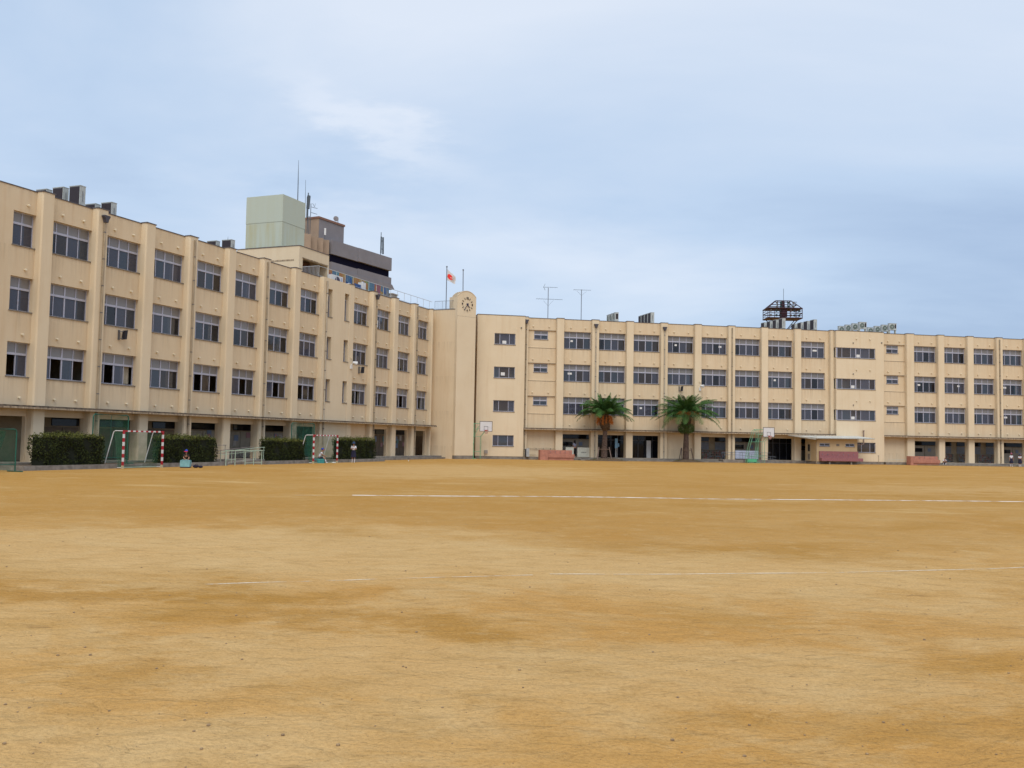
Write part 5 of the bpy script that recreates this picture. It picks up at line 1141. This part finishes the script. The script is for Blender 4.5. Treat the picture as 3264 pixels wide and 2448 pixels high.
# ---------------------------------------------------------------- palms
FR1 = leafmat('frond_green', (.012, .045, .013), (.07, .155, .04)); FR2 = leafmat('frond_dull', (.012, .032, .012), (.05, .085, .028)); TRK = mat('palm_trunk', (.14, .095, .075), .95, col2=(.05, .033, .027), scale=4, bump=1, bscale=14, stretch=(1, 1, 2)); BOOT = mat('palm_boots', (.15, .09, .045), .95, col2=(.035, .02, .012), scale=9, bump=.8)
FRUIT = mat('fruit_orange', (.58, .20, .03), .8, col2=(.36, .10, .015), scale=10); STAKE = mat('stake_wood', (.22, .15, .11), .9, var=.4, scale=8)
def palm(x, y, zb, zc, seed, label, wide, up, ivy=False):
    F = RF; R = random.Random(seed); t = thing('palm_tree', label, 'palm tree', F, (x, y, zb))
    m = MB(); lean = .1 if not ivy else .08
    n = 16; pts = []; rs = []
    for i in range(n + 1):
        k = i / n; z = zb + (zc - .9 - zb) * k; pts.append((x + lean * (k - .5), y, z)); rs.append((.37 - .12 * min(1, k * 1.6)) if not ivy else (.36 - .10 * min(1, k * 1.5)))
    m.tube(pts, rs, 12); m.build('trunk', TRK, t, F, smooth=True)
    # boots: old leaf bases swelling under the crown
    m = MB(); zt0 = zc - 1.85 if not ivy else zc - 1.6; zt1 = zc - .1
    m.tube([(x + lean * .4, y, zt0), (x + lean * .5, y, zt0 + .35), (x + lean * .5, y, (zt0 + zt1) / 2 + .1), (x + lean * .5, y, zt1)], [.27, .46, .50, .36], 12)
    for i in range(90):
        a = R.random() * 6.283; k = R.random(); z = zt0 + .1 + (zt1 - zt0) * k; rr = .30 + .2 * math.sin(math.pi * min(1, k + .15)); c = Vector((x + lean * .45 + rr * math.cos(a), y + rr * math.sin(a), z)); o = Vector((math.cos(a), math.sin(a), .9)) * .15
        m.tube([c - o * .4, c + o * .6], [.055, .03], 5)
    m.build('old_leaf_bases', BOOT, t, F)
    def frond(az, el, ln, droop, mi, mm):
        base = Vector((x + lean * .5 + .2 * math.cos(az), y + .2 * math.sin(az), zc - .15 + .25 * math.sin(el))); d = Vector((math.cos(az) * math.cos(el), math.sin(az) * math.cos(el), math.sin(el))); p = base.copy(); S = 18; st = ln / S; side = Vector((-math.sin(az), math.cos(az), 0)); P = [p.copy()]
        for i in range(S):
            p = p + d * st; P.append(p.copy()); d = (d + Vector((0, 0, -1)) * droop * (i / S + .25) / S * 2.2).normalized()
        mm.m = mi; mm.tube(P, [.035 * (1 - .8 * i / S) for i in range(S + 1)], 4, False)
        for i in range(2, S + 1):
            tdir = (P[i] - P[i - 1]).normalized(); upv = side.cross(tdir).normalized()
            for rep in range(3):
                pp = P[i - 1].lerp(P[i], rep / 3); k = (i - 1 + rep / 3) / S; L_ = .62 * math.sin(math.pi * min(1, .18 + .80 * k)) ** .7 * (ln / 2.7)
                for s in (-1, 1):
                    dl = (side * s * .85 + tdir * .75 + upv * (.28 if el > .4 else .1) * (1 + .4 * R.gauss(0, 1)) + Vector((R.gauss(0, .07), R.gauss(0, .07), R.gauss(0, .07) - .05))).normalized(); w = tdir * .015
                    tip = pp + dl * L_ * (.9 + .2 * R.random()); tip.z -= .14 * L_; mid = pp + dl * L_ * .55
                    mm.quad(pp - w, mid - w * 1.2, mid + w * 1.2, pp + w); mm.tri(mid - w * 1.2, tip, mid + w * 1.2)
    m = MB()
    nF = 64
    for i in range(nF):
        k = (i + .5) / nF; az = i * 2.39996 + R.gauss(0, .12); el = rad(80) - rad(66 if not ivy else 76) * k ** .8 + R.gauss(0, .07)
        ln = (wide * (.82 + .18 * k)) * (1 + R.gauss(0, .05)) * (up if el > .9 else 1)
        frond(az, el, ln, .50 + .55 * R.random() + (.12 if k > .6 else 0), 0 if (k < .7 or R.random() < .7) else 1, m)
    m.build('crown', [FR1, FR2], t, F)
    # fruit stalks
    m = MB()
    for i in range(26 if not ivy else 16):
        a = R.random() * 6.283 if not ivy else R.uniform(-2.9, -.2); c = Vector((x + lean * .5, y, zc - .12)) + Vector((math.cos(a), math.sin(a), 0)) * .25
        L_ = .75 + .35 * R.random()
        if not ivy:
            q = c + Vector((math.cos(a) * (.35 + .25 * R.random()), math.sin(a) * .42, -.18)); e = q + Vector((math.cos(a) * .1, math.sin(a) * .1, -L_ * .8))
        else:
            q = c + Vector((math.cos(a) * .7, math.sin(a) * .8, .35)); e = q + Vector((math.cos(a) * .35, math.sin(a) * .3, -.25))
        m.tube([c, q, e], .02, 4)
        for s in range(26):
            pt = q.lerp(e, R.random()) + Vector((R.gauss(0, .07), R.gauss(0, .07), R.gauss(0, .05))); m.tube([pt, pt + Vector((R.gauss(0, .03), R.gauss(0, .03), -.13))], .012, 4, False)
    m.build('fruit_stalks', FRUIT, t, F)
    if ivy:
        m = MB(); zc2 = 3.62
        for i in range(1700):
            v = Vector((R.gauss(0, 1), R.gauss(0, 1), R.gauss(0, 1))).normalized(); rr = .55 + .42 * R.random() ** .4; c = Vector((x, y, zc2)) + Vector((v.x * rr * .98, v.y * rr * .9, v.z * rr * .72)); t1 = Vector((R.gauss(0, 1), R.gauss(0, 1), R.gauss(0, 1))).normalized(); t2 = t1.cross(v).normalized(); s = .06
            m.quad(c - t1 * s, c - t2 * s * .6, c + t1 * s, c + t2 * s * .6)
        m.build('ivy_clump', leafmat('ivy_leaf', (.02, .05, .012), (.07, .13, .03)), t, F)
palm(29.5, -2.5, .2, 5.0, 5, 'left palm with a mass of orange fruit stalks under its crown', 3.25, .78)
palm(38.62, -2.5, .2, 5.2, 9, 'right palm with a green ivy clump around its upper trunk', 3.75, .72, ivy=True)
def stakes(x, y, label, hz, spread, m_):
    t = thing('tree_support', label, 'tree support', RF, (x, y, 0), 'timber palm supports')
    for sx, sy in ((-1, -.8), (1, -.8), (-.7, .8), (.7, .8)):
        m = MB(); m.tube([(x + sx * spread, y + sy * .7, .1), (x + sx * spread * .72, y + sy * .35, hz)], .04, 6); m.build('stake', m_, t, RF)
    m = MB(); m.tube([(x - spread * .8, y - .33, hz - .22), (x + spread * .8, y - .33, hz - .22)], .035, 6); m.tube([(x - spread * .62, y + .33, hz - .22), (x + spread * .62, y + .33, hz - .22)], .035, 6); m.build('crosspiece', STAKE, t, RF)
stakes(29.35, -2.5, 'pale leaning stakes around the left palm trunk', 1.45, .78, mat('stake_pale', (.32, .24, .21), .9, var=.3, scale=8)); stakes(38.55, -2.5, 'dark timber frame around the right palm trunk', 1.5, .72, mat('stake_dark', (.07, .05, .05), .9, var=.3))
def mound(x, y, rx, ry, h_, name='planting_mound'):
    m = MB(); n = 40; rings = 8; G = []
    for j in range(rings + 1):
        r = j / rings; row = []
        for i in range(n):
            a = 2 * math.pi * i / n; w = 1 + .13 * math.sin(3 * a + x) + .07 * math.sin(7 * a); zz = h_ * (1 - r ** 2.2) * (1 + .12 * math.sin(9 * a + 5 * r)) - .01; row.append((x + rx * r * w * math.cos(a), y + ry * r * w * math.sin(a), zz if r < 1 else -.02))
        G.append(row)
    for j in range(rings):
        for i in range(n): m.quad(G[j][i], G[j + 1][i], G[j + 1][(i + 1) % n], G[j][(i + 1) % n])
    o = m.build(name, SOIL, F=RF, smooth=True); structure(o)
mound(29.8, -2.7, 2.2, 1.0, .3); mound(38.7, -2.7, 1.7, .95, .3)
# weeds under the left palm / right wing plinth
GRS = leafmat('weed', (.05, .06, .02), (.14, .15, .05)); m = MB(); R_ = random.Random(4)
for i in range(900):
    x = R_.choice((R_.uniform(28.0, 31.5), R_.uniform(37.3, 40), R_.uniform(63.5, 82))); y = R_.uniform(-3.3, -2.2) if x < 60 else R_.uniform(-2.5, -1.9); z = .12 if x < 60 else 0; h_ = .05 + .12 * R_.random(); a = R_.random() * 6.28; w = .012
    m.tri((x - w, y, z), (x + w, y, z), (x + .06 * math.cos(a), y + .06 * math.sin(a), z + h_))
tag(m.build('weeds', GRS, F=RF), 'sparse weeds and dry grass at the foot of the right wing', 'weeds', kind='stuff')

# ---------------------------------------------------------------- people
def skinmesh(nodes, edges):
    """nodes {name:(pos,(rx,ry))}; returns a bpy mesh grown with the Skin modifier"""
    names = list(nodes); me = bpy.data.meshes.new('tmp'); me.from_pydata([nodes[n][0] for n in names], [(names.index(a), names.index(b)) for a, b in edges], [])
    o = bpy.data.objects.new('tmp', me); COL.objects.link(o); o.modifiers.new('s', 'SKIN'); sv = me.skin_vertices[0].data
    for i, n in enumerate(names):
        r = nodes[n][1]; sv[i].radius = r if isinstance(r, tuple) else (r, r)
    sv[0].use_root = True
    o.modifiers.new('u', 'SUBSURF').levels = 1; bpy.context.view_layer.update()
    res = bpy.data.meshes.new_from_object(o.evaluated_get(bpy.context.evaluated_depsgraph_get())); bpy.data.objects.remove(o); return res
def addmesh(me, name, mt, M, parent):
    me.materials.clear(); me.materials.append(mt)
    for p in me.polygons: p.use_smooth = True
    o = bpy.data.objects.new(name, me); me.name = name; place(o, M, parent); return o
def person(F, at, face, label, J, H_=1.5, top=None, bottom='skirt', bottomm=None, socks=None, cap=None, hair='short', extra=None):
    """J: joints in body frame (x right, y forward, z up), metres for a 1.5 m child"""
    s = H_ / 1.5
    M = F @ Matrix.Translation(Vector(at)) @ Matrix.Rotation(rad(face), 4, 'Z')
    t = bpy.data.objects.new('person', None); place(t, M); t['label'] = label; t['category'] = 'person'; FM[t.name] = M
    S = lambda p: tuple(c * s for c in p)
    nd = {'pelvis': (S(J['pelvis']), (.10 * s, .085 * s)), 'waist': (S(J['waist']), (.088 * s, .07 * s)), 'chest': (S(J['chest']), (.115 * s, .08 * s)), 'neck': (S(J['neck']), .04 * s), 'chin': (S(J['chin']), (.055 * s, .06 * s)), 'head': (S(J['head']), (.075 * s, .085 * s)), 'crown': (S(J['crown']), (.055 * s, .065 * s))}
    ed = [('pelvis', 'waist'), ('waist', 'chest'), ('chest', 'neck'), ('neck', 'chin'), ('chin', 'head'), ('head', 'crown')]
    nose = Vector(J['head']) + Vector(J.get('look', (0, 1, 0))) * .095 + Vector((0, 0, -.02)); nd['nose'] = (S(nose), .014 * s); ed.append(('head', 'nose'))
    for sd_ in ('l', 'r'):
        for jn, r in (('sh', .045), ('el', .034), ('wr', .022), ('pa', .026), ('hip', .078), ('kn', .052), ('an', .032), ('he', .032), ('to', .026)): nd[jn + sd_] = (S(J[jn + sd_]), r * s)
        ed += [('chest', 'sh' + sd_), ('sh' + sd_, 'el' + sd_), ('el' + sd_, 'wr' + sd_), ('wr' + sd_, 'pa' + sd_), ('pelvis', 'hip' + sd_), ('hip' + sd_, 'kn' + sd_), ('kn' + sd_, 'an' + sd_), ('an' + sd_, 'he' + sd_), ('he' + sd_, 'to' + sd_)]
    body = skinmesh(nd, ed); bm = bmesh.new(); bm.from_mesh(body)
    for sd_ in ('l', 'r'):    # fingers and thumb rooted in the palm
        pa = Vector(J['pa' + sd_]); wr = Vector(J['wr' + sd_]); d = (pa - wr).normalized(); sx = d.cross(Vector((0, 1, .2))).normalized() if abs(d.y) < .9 else d.cross(Vector((0, 0, 1))).normalized(); nn = d.cross(sx).normalized()
        for k, L_ in enumerate((.05, .06, .057, .045)):
            a = pa + sx * (k - 1.5) * .015; fm = skinmesh({'a': (S(a), .008 * s), 'b': (S(a + d * L_ * .55), .0075 * s), 'c': (S(a + d * L_ * .9 + nn * .018), .006 * s)}, [('a', 'b'), ('b', 'c')]); bm.from_mesh(fm)
        a = pa - d * .02 + sx * .02; fm = skinmesh({'a': (S(a), .009 * s), 'b': (S(a + d * .02 + sx * .03), .008 * s), 'c': (S(a + d * .045 + sx * .035), .007 * s)}, [('a', 'b'), ('b', 'c')]); bm.from_mesh(fm)
    bm.to_mesh(body); bm.free()
    bo = addmesh(body, 'body', SKIN, M, t)
    e = MB(); lk = Vector(J.get('look', (0, 1, 0))).normalized(); rt = lk.cross(Vector((0, 0, 1))).normalized(); hd = Vector(J['head'])
    for q in (-1, 1): c = hd + lk * .083 + rt * q * .032 + Vector((0, 0, .01)); e.ball(S(c), .011 * s, 6, 4)
    e.build('eyes', BLACK, bo, M); e = MB(); c = hd + lk * .085 + Vector((0, 0, -.058)); e.ball(S(c), .02 * s, 6, 4, (1, 1, .35)); e.build('mouth', mat('lips', (.35, .10, .08), .6), bo, M)
    # top
    tp = {'a': (S(Vector(J['pelvis']) * .5 + Vector(J['waist']) * .5), (.115 * s, .095 * s)), 'b': (S(J['waist']), (.112 * s, .092 * s)), 'c': (S(J['chest']), (.135 * s, .10 * s)), 'd': (S(Vector(J['chest']) * .35 + Vector(J['neck']) * .65), (.07 * s, .065 * s))}
    te = [('a', 'b'), ('b', 'c'), ('c', 'd')]
    for sd_ in ('l', 'r'):
        tp['s' + sd_] = (S(J['sh' + sd_]), .062 * s); tp['m' + sd_] = (S(Vector(J['sh' + sd_]).lerp(Vector(J['el' + sd_]), .72)), .056 * s); te += [('c', 's' + sd_), ('s' + sd_, 'm' + sd_)]
    addmesh(skinmesh(tp, te), 'shirt', top, M, t)
    if bottom == 'skirt':
        m = MB(); w = Vector(J['waist']); p = Vector(J['pelvis']); hem = (Vector(J['knl']) + Vector(J['knr'])) / 2 - Vector((0, 0, .04)); n = 28; rows = [(w.lerp(p, .3), .115, .095), (p, .145, .12), ((p + hem) / 2, .175, .15), (hem, .20, .175)]
        G = [[S((c.x + (rx + .012 * math.cos(9 * k)) * math.cos(2 * math.pi * k / n), c.y + (ry + .012 * math.cos(9 * k)) * math.sin(2 * math.pi * k / n), c.z)) for k in range(n)] for c, rx, ry in rows]
        for j in range(3):
            for k in range(n): m.quad(G[j][k], G[j][(k + 1) % n], G[j + 1][(k + 1) % n], G[j + 1][k])
        m.build('skirt', bottomm, t, M, smooth=True)
    else:
        bp_ = {'p': (S(Vector(J['pelvis']) * .6 + Vector(J['waist']) * .4), (.115 * s, .10 * s)), 'q': (S(J['pelvis']), (.115 * s, .10 * s))}; be = [('p', 'q')]; ext = 1.0 if bottom == 'trousers' else .85
        for sd_ in ('l', 'r'):
            bp_['h' + sd_] = (S(J['hip' + sd_]), .092 * s); bp_['k' + sd_] = (S(Vector(J['hip' + sd_]).lerp(Vector(J['kn' + sd_]), ext)), .074 * s); be += [('q', 'h' + sd_), ('h' + sd_, 'k' + sd_)]
            if bottom == 'trousers': bp_['a' + sd_] = (S(J['an' + sd_]), .052 * s); be.append(('k' + sd_, 'a' + sd_))
        addmesh(skinmesh(bp_, be), bottom, bottomm, M, t)
    for sd_ in ('l', 'r'):
        if socks:
            kn, an = Vector(J['kn' + sd_]), Vector(J['an' + sd_]); addmesh(skinmesh({'a': (S(kn.lerp(an, .35)), .050 * s), 'b': (S(kn.lerp(an, .7)), .042 * s), 'c': (S(an), .040 * s)}, [('a', 'b'), ('b', 'c')]), 'sock', socks, M, t)
        he, to = Vector(J['he' + sd_]), Vector(J['to' + sd_]); addmesh(skinmesh({'a': (S(he + Vector((0, 0, .006))), .040 * s), 'b': (S((he + to) / 2 + Vector((0, 0, .004))), .040 * s), 'c': (S(to), .033 * s)}, [('a', 'b'), ('b', 'c')]), 'shoe', J.get('shoe', WHITE), M, t)
    hp = {'a': (S(Vector(J['head']) - lk * .03 + Vector((0, 0, -.01))), (.080 * s, .085 * s)), 'b': (S(Vector(J['crown']) - lk * .015), (.070 * s, .080 * s))}; he_ = [('a', 'b')]
    if hair == 'long': hp['c'] = (S(Vector(J['neck']) - lk * .05), .06 * s); hp['d'] = (S(Vector(J['chest']) - lk * .10 + Vector((0, 0, .02))), .045 * s); he_ += [('a', 'c'), ('c', 'd')]
    if hair == 'tails':
        for q in (-1, 1): hp['t%d' % q] = (S(Vector(J['neck']) + rt * .09 * q + Vector((0, 0, .03))), .028 * s); hp['u%d' % q] = (S(Vector(J['chest']) + rt * .10 * q + lk * .07 + Vector((0, 0, .0))), .02 * s); he_ += [('a', 't%d' % q), ('t%d' % q, 'u%d' % q)]
    addmesh(skinmesh(hp, he_), 'hair', HAIR, M, t)
    if cap:
        m = MB(); c = Vector(J['crown']); 
        m.m = 0; n = 14
        for j in range(4):
            a1, a2 = j * .40, (j + 1) * .40
            for k in range(n):
                b1, b2 = 2 * math.pi * k / n, 2 * math.pi * (k + 1) / n; f_ = lambda a, b: S(c + Vector((.102 * math.sin(a) * math.cos(b), .108 * math.sin(a) * math.sin(b), .105 * math.cos(a) - .005)))
                m.quad(f_(a1, b1), f_(a1, b2), f_(a2, b2), f_(a2, b1))
        m.m = 1; P0 = c + lk * .09 + Vector((0, 0, -.005)); n = 8
        for dz in (0, -.012):
            for k in range(n):
                a1, a2 = -1.2 + 2.4 * k / n, -1.2 + 2.4 * (k + 1) / n; g_ = lambda a, r: S(c + Vector((0, 0, dz - .01)) + (lk * math.cos(a) + rt * math.sin(a)) * r - Vector((0, 0, .03)) * ((r - .1) / .09)); m.quad(g_(a1, .10), g_(a1, .10 + .085 * math.cos(a1 * .9)), g_(a2, .10 + .085 * math.cos(a2 * .9)), g_(a2, .10))
        m.build('cap', list(cap), t, M, smooth=False)
    return t, M, s
def stand(dx=.0, arms='front'):
    J = dict(pelvis=(0, 0, .80), waist=(0, 0, .95), chest=(0, .01, 1.12), neck=(0, .01, 1.24), chin=(0, .03, 1.30), head=(0, .03, 1.375), crown=(0, .02, 1.43))
    for q, s in (('l', -1), ('r', 1)):
        J['sh' + q] = (.135 * s, .01, 1.175); J['hip' + q] = (.075 * s, 0, .76); J['kn' + q] = (.08 * s, .02, .42); J['an' + q] = (.085 * s, -.01, .09); J['he' + q] = (.085 * s, -.03, .045); J['to' + q] = (.095 * s, .12, .035)
        if arms == 'front': J['el' + q] = (.19 * s, .03, .96); J['wr' + q] = (.06 * s, .20, 1.0); J['pa' + q] = (.02 * s, .235, 1.03)
        else: J['el' + q] = (.19 * s, -.01, .95); J['wr' + q] = (.20 * s, .04, .76); J['pa' + q] = (.20 * s, .055, .69)
    return J
def sit(h=.42, lean=.08):
    J = dict(pelvis=(0, 0, h + .08), waist=(0, .01, h + .22), chest=(0, .02 + lean, h + .40), neck=(0, .03 + lean * 1.2, h + .52), chin=(0, .06 + lean * 1.2, h + .58), head=(0, .06 + lean * 1.2, h + .655), crown=(0, .05 + lean * 1.2, h + .71))
    for q, s in (('l', -1), ('r', 1)):
        J['sh' + q] = (.135 * s, .02 + lean, h + .455); J['hip' + q] = (.08 * s, .02, h + .07); J['kn' + q] = (.12 * s, .38, h + .10); J['an' + q] = (.12 * s, .42, .09); J['he' + q] = (.12 * s, .40, .045); J['to' + q] = (.13 * s, .55, .035)
        J['el' + q] = (.17 * s, .12 + lean, h + .25); J['wr' + q] = (.10 * s, .30 + lean, h + .19); J['pa' + q] = (.08 * s, .36 + lean, h + .18)
    return J
WSH = mat('white_shirt', (.70, .71, .78), .8, var=.1, scale=8); BSH = mat('black_shirt', (.012, .012, .014), .8, var=.3); NAVY = mat('navy_cloth', (.012, .012, .04), .8, var=.3, scale=8); SOCK = mat('white_sock', (.66, .64, .68), .8); CAPB = mat('cap_blue', (.02, .06, .42), .7); CAPR = mat('cap_red', (.55, .02, .08), .7); GRYB = mat('blue_grey_top', (.26, .28, .38), .8)
# body frame forward = +y ; in wing frame -y points to the yard. face angle rotates body
J = sit(.36, .10); J['look'] = (.6, .8, -.1)
person(WF, (-19.35, 57.0, 0), -150, 'boy in a black shirt and blue cap sitting behind the pale blue bag', J, 1.38, BSH, 'shorts', BSH, SOCK, (CAPB, CAPR))
J = sit(.30, .14); J['look'] = (0, 1, -.05); J['elr'] = (.17, .22, .62); J['wrr'] = (.12, .42, .52); J['par'] = (.11, .48, .50)
for q, s in (('l', -1), ('r', 1)): J['an' + q] = (.12 * s, .50, .09); J['he' + q] = (.12 * s, .48, .045); J['to' + q] = (.13 * s, .62, .035)
p2 = person(WF, (-14.38, 71.9, 0), -80, 'boy in a white shirt and blue cap sitting on a teal crate', J, 1.55, WSH, 'shorts', NAVY, SOCK, (CAPB, CAPR))
person(WF, (-12.33, 75.1, 0), 176, 'girl in white blouse and navy skirt standing before the farthest hedge', stand(arms='front'), 1.62, WSH, 'skirt', NAVY, SOCK, (mat('hat_dark_blue', (.02, .05, .12), .7), mat('hat_dark_blue', (.02, .05, .12), .7)), 'tails')
Jk = sit(.16, .2); Jk['look'] = (.2, 1, -.2)
for q, s in (('l', -1), ('r', 1)): Jk['kn' + q] = (.14 * s, .28, .47); Jk['el' + q] = (.18 * s, .30, .45); Jk['wr' + q] = (.08 * s, .42, .50); Jk['pa' + q] = (.06 * s, .44, .55); Jk['an' + q] = (.12 * s, .22, .09); Jk['he' + q] = (.12 * s, .20, .045); Jk['to' + q] = (.13 * s, .36, .035)
person(RF, (70.15, -1.9, .0), 165, 'dark-haired child crouching beside the right wash trough', Jk, 1.55, WSH, 'shorts', NAVY, SOCK, None, 'short')
person(RF, (78.6, -2.35, .0), 172, 'child in white top and navy skirt, leftmost of the far right group', stand(arms='down'), 1.58, WSH, 'skirt', NAVY, SOCK, (mat('hat_pink', (.30, .08, .14), .7), mat('hat_pink', (.30, .08, .14), .7)), 'short')
person(RF, (79.6, -2.5, .0), 172, 'child in a dark sun hat holding something, middle of the far right group', stand(arms='front'), 1.5, WSH, 'skirt', NAVY, SOCK, (mat('hat_dark_blue', (.02, .05, .12), .7),) * 2, 'tails')
person(RF, (80.0, -2.1, .0), 190, 'child partly hidden behind another at the right edge', stand(arms='down'), 1.52, WSH, 'skirt', NAVY, SOCK, None, 'tails')
person(RF, (27.0, .35, .31), 20, 'woman with long dark hair standing between the low white doors', stand(arms='down'), 1.85, GRYB, 'trousers', BSH, None, None, 'long')
# bag, crate and cloth
t = thing('sports_bag', 'pale blue square cooler bag in front of the sitting boy', 'bag', WF, (-19.1, 56.3, 0))
BG = mat('bag_blue', (.22, .46, .50), .7, var=.25, scale=6)
m = MB(); B0 = [(-19.38, 56.15), (-18.82, 56.15), (-18.84, 56.5), (-19.36, 56.5)]
i0 = len(m.v); m.prism(B0, .06, .42); m.prism([(-19.36, 56.17), (-18.84, 56.17), (-18.88, 56.48), (-19.32, 56.48)], .421, .46); m.build('bag_body', BG, t)
m = MB(); m.prism([(-19.37, 56.14), (-18.83, 56.14), (-18.85, 56.51), (-19.35, 56.51)], 0, .059); m.build('bag_base', BLACK, t)
m = MB(); m.tube([(-19.3, 56.15, .35), (-19.25, 56.12, .48), (-18.95, 56.12, .48), (-18.9, 56.15, .35)], .014, 6); m.tube([(-18.86, 56.3, .36), (-18.76, 56.3, .42), (-18.76, 56.3, .28), (-18.83, 56.3, .22)], .016, 6); m.build('strap', BG, t)
t = thing('bag', 'dark navy bag lying on the sand right of the pale blue bag', 'bag', WF, (-18.45, 56.4, 0))
m = MB(); m.ball((-18.55, 56.45, .09), .16, 10, 6, (1.1, .8, .6)); m.ball((-18.28, 56.5, .07), .12, 10, 6, (1.2, .8, .6)); m.build('bag_body', NAVY, t, smooth=True); m = MB(); m.tube([(-18.65, 56.4, .12), (-18.5, 56.35, .24), (-18.35, 56.4, .14)], .014, 6); m.build('strap', BLACK, t)
t = thing('crate', 'teal plastic crate the boy in white sits on', 'crate', WF, (-14.3, 71.9, 0)); TEAL = mat('teal_plastic', (.04, .27, .28), .5, var=.2)
m = MB(); x0, x1, y0_, y1_ = -14.72, -13.98, 71.68, 72.08; m.box(x0, x1, y0_, y0_ + .03, 0, .31); m.box(x0, x1, y1_ - .03, y1_, 0, .31); m.box(x0, x0 + .03, y0_ + .03, y1_ - .03, 0, .31); m.box(x1 - .03, x1, y0_ + .03, y1_ - .03, 0, .31); m.box(x0, x1, y0_, y1_, .311, .33); m.build('crate_body', TEAL, t)
m = MB(); m.box(-14.36, -14.32, y0_ - .012, y0_, .01, .32); m.box(x0 - .01, x1 + .01, y0_ - .015, y0_ - .001, .27, .30); m.build('rib', mat('teal_light', (.12, .42, .42), .5), t)
m = MB(); m.ball((-13.45, 72.6, .03), .12, 8, 5, (1.3, .8, .4)); m.ball((-13.3, 72.55, .03), .07, 8, 5, (1.3, .8, .4)); tag(m.build('cloth', OFFW, smooth=True), 'crumpled white cloth on the sand right of the teal crate', 'cloth')
m = MB(); m.ball((-8.9, 83.5, .05), .05, 8, 6); tag(m.build('ball', WHITE, smooth=True), 'small white ball lying on the sand before the far doors', 'ball')
bpy.context.view_layer.update()
